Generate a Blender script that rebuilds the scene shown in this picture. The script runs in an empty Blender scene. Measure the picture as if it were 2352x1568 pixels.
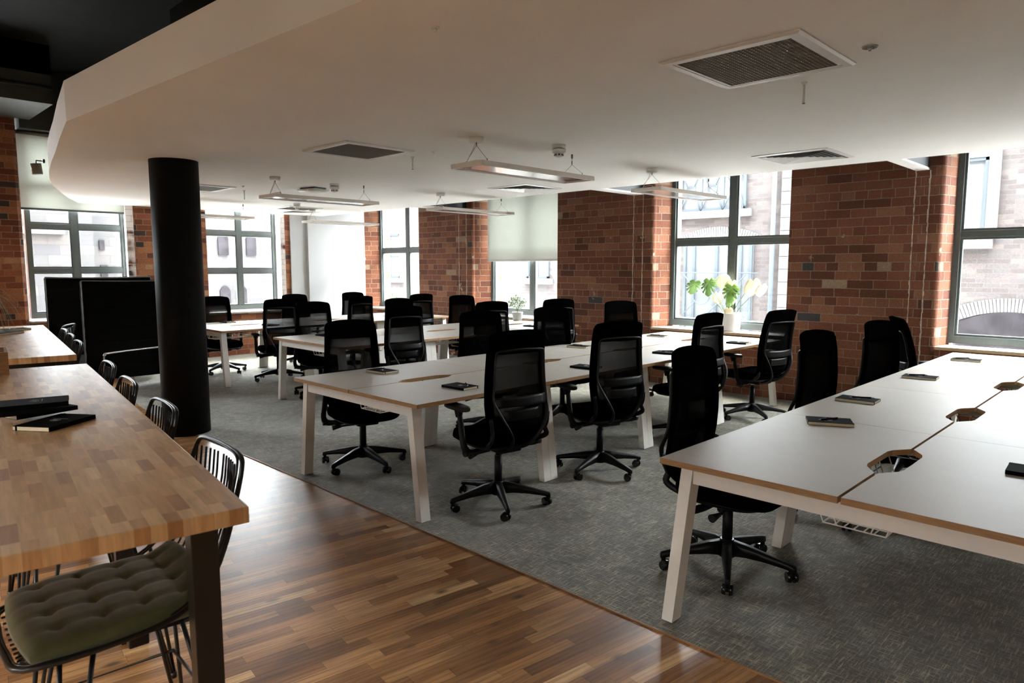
import bpy, bmesh, math, random
from mathutils import Vector, Matrix
from math import sin, cos, pi, radians as R
random.seed(7)
SC = bpy.context.scene
COL = SC.collection
# ---------------------------------------------------------------- camera
CAMZ = 1.545
cam_d = bpy.data.cameras.new('camera'); cam = bpy.data.objects.new('camera', cam_d); COL.objects.link(cam)
SC.camera = cam
_yaw, _pitch, _roll = R(44.36946), R(-6.14397), R(-0.0286)
F = Vector((cos(_yaw)*cos(_pitch), sin(_yaw)*cos(_pitch), sin(_pitch)))
Rt = Vector((sin(_yaw), -cos(_yaw), 0)); U = Rt.cross(F)
R2 = Rt*cos(_roll)+U*sin(_roll); U2 = U*cos(_roll)-Rt*sin(_roll)
M = Matrix((R2, U2, -F)).transposed().to_4x4(); M.translation = Vector((0, 0, CAMZ))
cam.matrix_world = M
cam_d.sensor_width = 36; cam_d.lens = 1588.3/2352*36
cam_d.clip_start = .02; cam_d.clip_end = 200
cam_d.dof.use_dof = True; cam_d.dof.focus_distance = 4.3; cam_d.dof.aperture_fstop = 5.0
# ---------------------------------------------------------------- world, light, exposure
W = bpy.data.worlds.new('overcast_sky'); SC.world = W; W.use_nodes = True
nt = W.node_tree; nt.nodes.clear()
_o = nt.nodes.new('ShaderNodeOutputWorld'); _b = nt.nodes.new('ShaderNodeBackground')
_tc = nt.nodes.new('ShaderNodeTexCoord'); _sep = nt.nodes.new('ShaderNodeSeparateXYZ'); _rm = nt.nodes.new('ShaderNodeValToRGB')
nt.links.new(_tc.outputs['Generated'], _sep.inputs[0]); nt.links.new(_sep.outputs['Z'], _rm.inputs[0])
_rm.color_ramp.elements[0].position = 0.0; _rm.color_ramp.elements[0].color = (.78, .84, .9, 1)
_rm.color_ramp.elements[1].position = .8; _rm.color_ramp.elements[1].color = (1, 1, 1, 1)
nt.links.new(_rm.outputs[0], _b.inputs[0]); _b.inputs[1].default_value = 7.0
nt.links.new(_b.outputs[0], _o.inputs[0])
# area lamps added for the overcast sky above the roofs, plus a warm fill
def glow_panel(name, loc, rot, sx, sy, rad, col=(.93, .97, 1)):
    l = bpy.data.lights.new(name, 'AREA'); l.shape = 'RECTANGLE'; l.size = sx; l.size_y = sy
    l.energy = rad*pi*sx*sy; l.color = col
    o = bpy.data.objects.new(name, l); COL.objects.link(o); o.location = loc; o.rotation_euler = rot; return o
glow_panel('sky_over_street', (14.2, 4.5, 8.2), (R(90-22), 0, R(90)), 34, 8, 40)
glow_panel('sky_over_yard', (1.5, 21.0, 7.6), (R(90-20), 0, R(180)), 26, 8, 38)
glow_panel('sky_above_street', (11.0, 4.5, 9), (0, 0, 0), 4.6, 34, 150)
glow_panel('sky_above_yard', (1.0, 16.6, 9), (0, 0, 0), 26, 7, 70)
glow_panel('warm_fill_behind_camera', (-7.4, 1.0, 6.4), (R(90-42), 0, R(-90)), 14, 5, 72, (1, .90, .78))  # warm fill lamp added behind the camera to brighten floor, tables and ceiling
SC.view_settings.view_transform = 'Standard'; SC.view_settings.look = 'None'
SC.view_settings.gamma = 1; SC.view_settings.use_curve_mapping = False
SC.view_settings.exposure = 0.36
try:
    SC.cycles.use_denoising = True; SC.cycles.max_bounces = 10; SC.cycles.diffuse_bounces = 6
    SC.cycles.transparent_max_bounces = 24; SC.cycles.sample_clamp_indirect = 8
except Exception: pass

# ---------------------------------------------------------------- materials
def nodes(name):
    m = bpy.data.materials.new(name); m.use_nodes = True
    t = m.node_tree; t.nodes.clear()
    out = t.nodes.new('ShaderNodeOutputMaterial')
    return m, t, out
def N(t, kind, **kw):
    n = t.nodes.new('ShaderNode'+kind)
    for k, v in kw.items():
        if k in n.inputs.keys() or isinstance(k, int): n.inputs[k].default_value = v
        else: setattr(n, k, v)
    return n
def setin(n, **kw):
    for k, v in kw.items(): n.inputs[k.replace('_', ' ')].default_value = v
def math_(t, op, a, b=None, c=None):
    n = t.nodes.new('ShaderNodeMath'); n.operation = op
    for i, v in enumerate((a, b, c)):
        if v is None: continue
        if isinstance(v, (int, float)): n.inputs[i].default_value = v
        else: t.links.new(v, n.inputs[i])
    return n.outputs[0]
def mixc(t, fac, a, b, mode='MIX'):
    n = t.nodes.new('ShaderNodeMix'); n.data_type = 'RGBA'; n.blend_type = mode
    for idx, v in ((0, fac), (6, a), (7, b)):
        if isinstance(v, (int, float)): n.inputs[idx].default_value = v
        elif isinstance(v, tuple): n.inputs[idx].default_value = (*v, 1) if len(v) == 3 else v
        else: t.links.new(v, n.inputs[idx])
    return n.outputs[2]
def ramp(t, fac, stops, interp='LINEAR'):
    n = t.nodes.new('ShaderNodeValToRGB'); n.color_ramp.interpolation = interp
    e = n.color_ramp.elements
    while len(e) < len(stops): e.new(.5)
    for i, (p, c) in enumerate(stops):
        e[i].position = p; e[i].color = (*c, 1)
    t.links.new(fac, n.inputs[0]); return n.outputs[0]
def noise(t, vec, scale, detail=3, rough=.5):
    n = t.nodes.new('ShaderNodeTexNoise'); n.inputs['Scale'].default_value = scale
    n.inputs['Detail'].default_value = detail; n.inputs['Roughness'].default_value = rough
    if vec is not None: t.links.new(vec, n.inputs['Vector'])
    return n.outputs[0]
def bump(t, h, strength, dist=.002):
    n = t.nodes.new('ShaderNodeBump'); n.inputs['Strength'].default_value = strength; n.inputs['Distance'].default_value = dist
    t.links.new(h, n.inputs['Height']); return n.outputs[0]
def mapping(t, vec, rot=0, scale=(1, 1, 1), loc=(0, 0, 0)):
    n = t.nodes.new('ShaderNodeMapping'); n.inputs['Rotation'].default_value = (0, 0, rot)
    n.inputs['Scale'].default_value = scale; n.inputs['Location'].default_value = loc
    t.links.new(vec, n.inputs[0]); return n.outputs[0]
def mat(name, col, rough=.5, metal=0., spec=.5, var=.06, nscale=30., bmp=0., coat=0., sheen=0.):
    m, t, out = nodes(name)
    p = N(t, 'BsdfPrincipled'); tc = N(t, 'TexCoord')
    nz = noise(t, tc.outputs['Object'], nscale)
    lo = tuple(max(0, c*(1-var)) for c in col); hi = tuple(min(1, c*(1+var)) for c in col)
    t.links.new(ramp(t, nz, [(.3, lo), (.7, hi)]), p.inputs['Base Color'])
    setin(p, Roughness=rough, Metallic=metal, Specular_IOR_Level=spec, Coat_Weight=coat, Sheen_Weight=sheen)
    if bmp: t.links.new(bump(t, noise(t, tc.outputs['Object'], nscale*12, 2), bmp, .001), p.inputs['Normal'])
    t.links.new(p.outputs[0], out.inputs[0]); return m

def brick_mat(name, stops, mortar, rough=.85, bl=.262, bh=.094, msize=.006, headers=True, stain=.35, patch=None, bmp=.7, spec=.25):
    m, t, out = nodes(name)
    g = N(t, 'NewGeometry'); tc = N(t, 'TexCoord')
    sp = N(t, 'SeparateXYZ'); t.links.new(tc.outputs['Object'], sp.inputs[0])
    sn = N(t, 'SeparateXYZ'); t.links.new(g.outputs['Normal'], sn.inputs[0])
    ax = math_(t, 'ABSOLUTE', sn.outputs[0]); ay = math_(t, 'ABSOLUTE', sn.outputs[1])
    isx = math_(t, 'GREATER_THAN', ax, ay)
    u = math_(t, 'ADD', math_(t, 'MULTIPLY', isx, sp.outputs[1]), math_(t, 'MULTIPLY', math_(t, 'SUBTRACT', 1., isx), sp.outputs[0]))
    u = math_(t, 'ADD', u, 20.); v = math_(t, 'ADD', sp.outputs[2], 9.4)
    cb = N(t, 'CombineXYZ'); t.links.new(u, cb.inputs[0]); t.links.new(v, cb.inputs[1])
    wob = noise(t, cb.outputs[0], 5., 2)
    cv = N(t, 'CombineXYZ')
    t.links.new(math_(t, 'ADD', u, math_(t, 'MULTIPLY', wob, .012)), cv.inputs[0])
    t.links.new(math_(t, 'ADD', v, math_(t, 'MULTIPLY', wob, .010)), cv.inputs[1])
    def bt(w, off):
        b = N(t, 'TexBrick'); t.links.new(cv.outputs[0], b.inputs['Vector'])
        b.offset = off; b.offset_frequency = 2; b.squash = 1
        setin(b, Color1=(0, 0, 0, 1), Color2=(1, 1, 1, 1), Mortar=(.5, .5, .5, 1), Scale=1., Mortar_Size=msize, Mortar_Smooth=.25, Bias=0., Brick_Width=w, Row_Height=bh)
        return b
    b1 = bt(bl, .5); b2 = bt(bl*.5, .25)
    row = math_(t, 'FLOOR', math_(t, 'DIVIDE', math_(t, 'ADD', v, math_(t, 'MULTIPLY', wob, .010)), bh))
    hd = math_(t, 'LESS_THAN', math_(t, 'MODULO', row, 4.), .5) if headers else 0.
    rnd = mixc(t, hd, b1.outputs['Color'], b2.outputs['Color'])
    mf = mixc(t, hd, b1.outputs['Fac'], b2.outputs['Fac'])
    colr = ramp(t, rnd, stops, 'CONSTANT')
    fine = noise(t, cb.outputs[0], 45., 5, .65); big = noise(t, cb.outputs[0], 1.6, 4, .6)
    colr = mixc(t, .75, colr, ramp(t, fine, [(.25, (.55, .5, .48)), (.75, (1.25, 1.2, 1.2))]), 'MULTIPLY')
    colr = mixc(t, stain, colr, ramp(t, big, [(.3, (.45, .42, .4)), (.7, (1.3, 1.3, 1.3))]), 'MULTIPLY')
    if patch:
        pn = noise(t, cb.outputs[0], patch[1], 3, .7)
        pm = ramp(t, pn, [(patch[2], (0, 0, 0)), (patch[2]+.06, (1, 1, 1))])
        colr = mixc(t, pm, colr, patch[0])
    mort = ramp(t, fine, [(.3, tuple(c*.6 for c in mortar)), (.7, mortar)])
    c = mixc(t, mf, colr, mort)
    p = N(t, 'BsdfPrincipled'); setin(p, Roughness=rough, Specular_IOR_Level=spec)
    t.links.new(c, p.inputs['Base Color'])
    h = math_(t, 'SUBTRACT', math_(t, 'MULTIPLY', fine, .45), mf)
    t.links.new(bump(t, h, bmp, .008), p.inputs['Normal'])
    t.links.new(p.outputs[0], out.inputs[0]); return m

RED = [(0, (0.0966, 0.0340, 0.0184)), (.12, (0.1369, 0.0478, 0.0239)), (.3, (0.1680, 0.0626, 0.0313)), (.45, (0.1218, 0.0414, 0.0212)), (.58, (0.1831, 0.0736, 0.0377)), (.75, (0.1470, 0.0534, 0.0294)), (.88, (0.2092, 0.0957, 0.0534)), (.95, (0.0437, 0.0423, 0.0460)), (.975, (0.2646, 0.1923, 0.1316))]
MB_brick = brick_mat('red_brick', RED, (.25, .19, .145), patch=((.42, .33, .27), 4.2, .665), msize=.0042)
RED2 = [(0, (0.113, 0.036, 0.019)), (.14, (0.176, 0.056, 0.027)), (.34, (0.253, 0.094, 0.041)), (.5, (0.148, 0.047, 0.023)), (.62, (0.296, 0.126, 0.056)), (.8, (0.204, 0.066, 0.035)), (.9, (0.352, 0.188, 0.098)), (.96, (0.042, 0.031, 0.030))]
MB_left = brick_mat('ochre_red_brick', RED2, (.26, .17, .11), bl=.25, bh=.088)
MB_lime = brick_mat('whitewashed_brick', RED, (.75, .72, .70), patch=((.82, .79, .78), 1.3, .40))
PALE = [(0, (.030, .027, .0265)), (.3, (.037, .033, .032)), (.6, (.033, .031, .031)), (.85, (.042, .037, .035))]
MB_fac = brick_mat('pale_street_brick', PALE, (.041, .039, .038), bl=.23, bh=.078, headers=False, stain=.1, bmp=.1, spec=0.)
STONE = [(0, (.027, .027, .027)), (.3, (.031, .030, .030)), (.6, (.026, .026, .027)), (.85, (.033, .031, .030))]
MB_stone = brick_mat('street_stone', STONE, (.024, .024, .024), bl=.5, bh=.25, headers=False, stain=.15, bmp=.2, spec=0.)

def floor_mat():
    m, t, out = nodes('walnut_block_floor')
    tc = N(t, 'TexCoord')
    v = mapping(t, tc.outputs['Object'], rot=R(7.9))
    b = N(t, 'TexBrick'); b.offset = .37; b.offset_frequency = 3; b.squash = .62; b.squash_frequency = 2
    t.links.new(v, b.inputs['Vector'])
    setin(b, Color1=(0, 0, 0, 1), Color2=(1, 1, 1, 1), Mortar=(.35, .35, .35, 1), Scale=1., Mortar_Size=.0006, Mortar_Smooth=.1, Brick_Width=.60, Row_Height=.058)
    st = mapping(t, v, scale=(3.6, 60, 1))
    off = N(t, 'VectorMath', operation='ADD'); t.links.new(st, off.inputs[0])
    sc_ = N(t, 'VectorMath', operation='SCALE'); t.links.new(b.outputs['Color'], sc_.inputs[0]); sc_.inputs['Scale'].default_value = 17.; t.links.new(sc_.outputs[0], off.inputs[1])
    gr = noise(t, off.outputs[0], 1.0, 6, .68)
    wv = N(t, 'TexWave', wave_type='BANDS', bands_direction='Y'); wo = N(t, 'VectorMath', operation='ADD'); t.links.new(mapping(t, v, scale=(1.1, 9, 1)), wo.inputs[0]); t.links.new(sc_.outputs[0], wo.inputs[1])
    t.links.new(wo.outputs[0], wv.inputs['Vector']); setin(wv, Scale=1.3, Distortion=9., Detail=3., Detail_Scale=.9)
    kn = N(t, 'VectorMath', operation='ADD'); t.links.new(mapping(t, v, scale=(2.2, 7, 1)), kn.inputs[0]); t.links.new(sc_.outputs[0], kn.inputs[1])
    big = noise(t, kn.outputs[0], 1.0, 2, .5)
    base = ramp(t, b.outputs['Color'], [(0, (.19, .085, .032)), (.12, (.27, .130, .050)), (.35, (.40, .205, .082)), (.55, (.33, .162, .062)), (.70, (.46, .255, .110)), (.88, (.23, .108, .042)), (.94, (.62, .40, .20))], 'CONSTANT')
    c = mixc(t, 1., base, ramp(t, gr, [(.28, (.50, .45, .42)), (.5, (1, 1, 1)), (.7, (1.25, 1.22, 1.2))]), 'MULTIPLY')
    c = mixc(t, .55, c, ramp(t, wv.outputs['Fac'], [(.0, (.62, .57, .54)), (.3, (1, 1, 1)), (1, (1.1, 1.1, 1.1))]), 'MULTIPLY')
    vo = N(t, 'TexVoronoi', feature='F1'); t.links.new(mapping(t, v, scale=(2.6, 5.2, 1)), vo.inputs['Vector']); setin(vo, Scale=1.)
    c = mixc(t, ramp(t, vo.outputs['Distance'], [(.04, (.85, .85, .85)), (.13, (0, 0, 0))]), c, (.030, .014, .006))
    c = mixc(t, .7, c, ramp(t, big, [(.18, (.40, .34, .30)), (.52, (1, 1, 1)), (.8, (1.12, 1.1, 1.08))]), 'MULTIPLY')
    c = mixc(t, b.outputs['Fac'], c, (.02, .01, .005))
    p = N(t, 'BsdfPrincipled'); t.links.new(c, p.inputs['Base Color'])
    setin(p, Roughness=.34)
    setin(p, Specular_IOR_Level=.5)
    t.links.new(bump(t, gr, .08, .0006), p.inputs['Normal'])
    t.links.new(p.outputs[0], out.inputs[0]); return m
def block_mat():
    m, t, out = nodes('butcher_block')
    tc = N(t, 'TexCoord'); v = tc.outputs['Object']
    v = mapping(t, v, rot=pi/2, loc=(.07, .013, 0))
    b = N(t, 'TexBrick'); b.offset = .41; b.offset_frequency = 3; b.squash = .7; b.squash_frequency = 2
    t.links.new(v, b.inputs['Vector'])
    setin(b, Color1=(0, 0, 0, 1), Color2=(1, 1, 1, 1), Mortar=(.5, .5, .5, 1), Scale=1., Mortar_Size=.0004, Mortar_Smooth=.1, Brick_Width=.19, Row_Height=.033)
    sc_ = N(t, 'VectorMath', operation='SCALE'); t.links.new(b.outputs['Color'], sc_.inputs[0]); sc_.inputs['Scale'].default_value = 13.
    off = N(t, 'VectorMath', operation='ADD'); t.links.new(mapping(t, v, scale=(6, 55, 6)), off.inputs[0]); t.links.new(sc_.outputs[0], off.inputs[1])
    gr = noise(t, off.outputs[0], 1.0, 4, .6)
    base = ramp(t, b.outputs['Color'], [(0, (.50, .26, .105)), (.15, (.61, .345, .15)), (.4, (.67, .395, .18)), (.6, (.57, .315, .13)), (.75, (.73, .455, .225)), (.93, (.43, .21, .085))], 'CONSTANT')
    c = mixc(t, .6, base, ramp(t, gr, [(.3, (.62, .58, .55)), (.7, (1.2, 1.2, 1.2))]), 'MULTIPLY')
    p = N(t, 'BsdfPrincipled'); t.links.new(c, p.inputs['Base Color']); setin(p, Roughness=.33, Specular_IOR_Level=.6)
    t.links.new(bump(t, gr, .06, .0005), p.inputs['Normal'])
    t.links.new(p.outputs[0], out.inputs[0]); return m
def carpet_mat():
    m, t, out = nodes('woven_grey_carpet')
    tc = N(t, 'TexCoord'); v = tc.outputs['Object']
    n1 = noise(t, mapping(t, v, scale=(170, 11, 1)), 1., 3, .7)
    n2 = noise(t, mapping(t, v, scale=(11, 140, 1), loc=(3, 5, 0)), 1., 3, .7)
    n3 = noise(t, v, 7., 4, .65); n4 = noise(t, v, 420., 2, .7)
    a = math_(t, 'MAXIMUM', n1, math_(t, 'MULTIPLY', n2, 1.02))
    a = math_(t, 'ADD', math_(t, 'MULTIPLY', a, .78), math_(t, 'MULTIPLY', n4, .22))
    c = ramp(t, a, [(.43, (.026, .022, .013)), (.53, (.092, .080, .052)), (.62, (.37, .33, .235))])
    c = mixc(t, .8, c, ramp(t, n3, [(.35, (.50, .50, .50)), (.62, (1.25, 1.25, 1.25))]), 'MULTIPLY')
    p = N(t, 'BsdfPrincipled'); t.links.new(c, p.inputs['Base Color']); setin(p, Roughness=.95, Specular_IOR_Level=.15, Sheen_Weight=.35, Sheen_Roughness=.5)
    t.links.new(bump(t, a, .6, .004), p.inputs['Normal'])
    t.links.new(p.outputs[0], out.inputs[0]); return m
def oak_mat(name, c1, c2):
    m, t, out = nodes(name); tc = N(t, 'TexCoord')
    gr = noise(t, mapping(t, tc.outputs['Object'], scale=(14, 14, 220)), 1., 4, .6)
    p = N(t, 'BsdfPrincipled'); t.links.new(ramp(t, gr, [(.3, c1), (.7, c2)]), p.inputs['Base Color']); setin(p, Roughness=.45)
    t.links.new(p.outputs[0], out.inputs[0]); return m
def mesh_mat(name, col, tr, scale=1.):
    m, t, out = nodes(name); tc = N(t, 'TexCoord')
    d = N(t, 'BsdfDiffuse'); d.inputs[0].default_value = (*col, 1)
    tp = N(t, 'BsdfTransparent'); mx = N(t, 'MixShader')
    lw = N(t, 'LayerWeight'); lw.inputs[0].default_value = .5
    nz = noise(t, tc.outputs['Object'], 60., 2)
    open_ = math_(t, 'POWER', math_(t, 'SUBTRACT', 1., lw.outputs['Facing']), 2.0)
    t.links.new(math_(t, 'MULTIPLY', open_, ramp(t, nz, [(.3, (tr*.9,)*3), (.7, (tr*1.1,)*3)])), mx.inputs[0])
    t.links.new(d.outputs[0], mx.inputs[1]); t.links.new(tp.outputs[0], mx.inputs[2])
    t.links.new(mx.outputs[0], out.inputs[0]); return m
def glass_mat():
    m, t, out = nodes('window_glass')
    g = N(t, 'BsdfGlossy'); g.inputs['Roughness'].default_value = .02; tp = N(t, 'BsdfTransparent'); tp.inputs[0].default_value = (.96, .98, .98, 1)
    fr = N(t, 'Fresnel'); fr.inputs[0].default_value = 1.45; mx = N(t, 'MixShader')
    ge = N(t, 'NewGeometry')
    t.links.new(math_(t, 'MULTIPLY', fr.outputs[0], math_(t, 'SUBTRACT', 1., ge.outputs['Backfacing'])), mx.inputs[0]); t.links.new(tp.outputs[0], mx.inputs[1]); t.links.new(g.outputs[0], mx.inputs[2])
    t.links.new(mx.outputs[0], out.inputs[0]); return m
def blind_mat():
    m, t, out = nodes('linen_blind_fabric'); tc = N(t, 'TexCoord')
    w = noise(t, mapping(t, tc.outputs['Object'], scale=(300, 300, 40)), 1., 3)
    c = ramp(t, w, [(.3, (.60, .61, .57)), (.7, (.68, .69, .65))])
    d = N(t, 'BsdfDiffuse'); tl = N(t, 'BsdfTranslucent'); mx = N(t, 'MixShader'); mx.inputs[0].default_value = .22
    t.links.new(c, d.inputs[0]); t.links.new(c, tl.inputs[0]); t.links.new(d.outputs[0], mx.inputs[1]); t.links.new(tl.outputs[0], mx.inputs[2])
    t.links.new(mx.outputs[0], out.inputs[0]); return m
def leaf_mat(name, c1, c2, tr=.35):
    m, t, out = nodes(name); tc = N(t, 'TexCoord')
    c = ramp(t, noise(t, tc.outputs['Object'], 9., 3), [(.3, c1), (.7, c2)])
    p = N(t, 'BsdfPrincipled'); setin(p, Roughness=.4); tl = N(t, 'BsdfTranslucent'); mx = N(t, 'MixShader'); mx.inputs[0].default_value = tr
    t.links.new(c, p.inputs['Base Color']); t.links.new(c, tl.inputs[0]); t.links.new(p.outputs[0], mx.inputs[1]); t.links.new(tl.outputs[0], mx.inputs[2])
    t.links.new(mx.outputs[0], out.inputs[0]); return m

K = dict(
 wood=floor_mat(), block=block_mat(), carpet=carpet_mat(), glass=glass_mat(), blind=blind_mat(),
 laminate=mat('warm_white_laminate', (.42, .388, .345), .5, spec=.3, var=.02, nscale=6),
 oak=oak_mat('oak_edge', (.33, .175, .075), (.47, .27, .125)),
 sill_oak=oak_mat('sill_oak', (.40, .27, .15), (.52, .38, .23)),
 white_metal=mat('white_powder_coat', (.88, .84, .79), .45, var=.02),
 white_plastic=mat('white_plastic', (.72, .72, .70), .4, var=.02),
 ceiling=mat('white_ceiling_paint', (.91, .905, .88), .75, var=.025, nscale=1.2, bmp=.05, spec=.3),
 warmwall=mat('warm_white_wall_paint', (.45, .38, .31), .8, var=.01, nscale=3),
 wallwhite=mat('white_wall_paint', (.40, .405, .405), .8, var=.01, nscale=3),
 plaster=mat('lime_plaster', (.48, .43, .38), .9, var=.3, nscale=14),
 black_paint=mat('black_ceiling_paint', (.0045, .005, .005), .8, nscale=4, var=.3, spec=.1),
 dark_grey=mat('dark_grey_paint', (.045, .052, .048), .6, nscale=4, var=.2),
 column=mat('black_column_paint', (.004, .004, .004), .6, spec=.12, bmp=.15, nscale=20, var=.2),
 frame=mat('grey_green_window_paint', (.075, .090, .088), .4, var=.08),
 fabric=mat('black_chair_fabric', (.0013, .0013, .0014), 1., bmp=.3, nscale=60, var=.2, spec=.0),
 plastic=mat('black_plastic', (.003, .003, .0032), .4, var=.1, spec=.25),
 plastic2=mat('charcoal_plastic', (.007, .007, .0075), .45, var=.1, spec=.3),
 gloss=mat('glossy_black_plastic', (.004, .004, .004), .12, var=.1),
 chrome=mat('brushed_chrome', (.55, .55, .55), .25, metal=1.),
 mesh=mesh_mat('black_back_mesh', (.0035, .0035, .0035), .30),
 sofa=mat('black_sofa_fabric', (.0035, .0037, .0037), .9, bmp=.4, nscale=40, var=.2, spec=.05),
 piping=mat('grey_piping', (.16, .17, .17), .6),
 olive=mat('olive_velvet', (.088, .104, .036), .9, bmp=.25, nscale=25, var=.15, sheen=.4),
 black_metal=mat('black_steel', (.010, .010, .010), .35, var=.1),
 cover=mat('black_notebook_cover', (.005, .005, .0055), .85, bmp=.2, nscale=50, var=.15, spec=.04),
 pages=mat('cream_paper', (.80, .70, .50), .8, var=.04, nscale=90),
 silver=mat('silver_foil', (.35, .35, .35), .35, metal=.6),
 grille=mat('brown_grey_grille', (.17, .155, .12), .5, var=.05),
 void=mat('dark_duct', (.012, .011, .009), .8),
 steel_blue=mat('black_beam_paint', (.015, .018, .022), .4, var=.1),
 pot=mat('white_ceramic_pot', (.74, .74, .73), .35, var=.02),
 soil=mat('soil', (.04, .028, .018), .95, var=.4),
 leaf=leaf_mat('monstera_leaf', (.07, .16, .02), (.16, .27, .045)),
 leaf_pale=leaf_mat('pale_monstera_leaf', (.66, .60, .40), (.78, .72, .54), .35),
 stem=mat('green_stem', (.13, .19, .05), .5),
 bush=leaf_mat('bush_leaf', (.12, .20, .09), (.26, .36, .20)),
 petal=leaf_mat('white_petal', (.80, .80, .72), (.85, .84, .78), .3),
 grass=leaf_mat('dry_green_blade', (.10, .11, .03), (.24, .20, .07), .2),
 trim_stone=mat('pale_street_stone_trim', (.049, .049, .049), .8, var=.06, spec=0.),
 street_frame=mat('blue_grey_street_paint', (.025, .029, .033), .6, spec=0.),
 street_dark=mat('dark_street_opening', (.011, .010, .011), .8, var=.3, nscale=3, spec=0.),
 street_pane=mat('pale_street_pane', (.038, .040, .042), .3, spec=0.),
 pavement=mat('light_pavement', (.82, .81, .79), .9, nscale=1),
 planter=oak_mat('planter_wood', (.20, .09, .035), (.33, .16, .065)),
)
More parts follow.
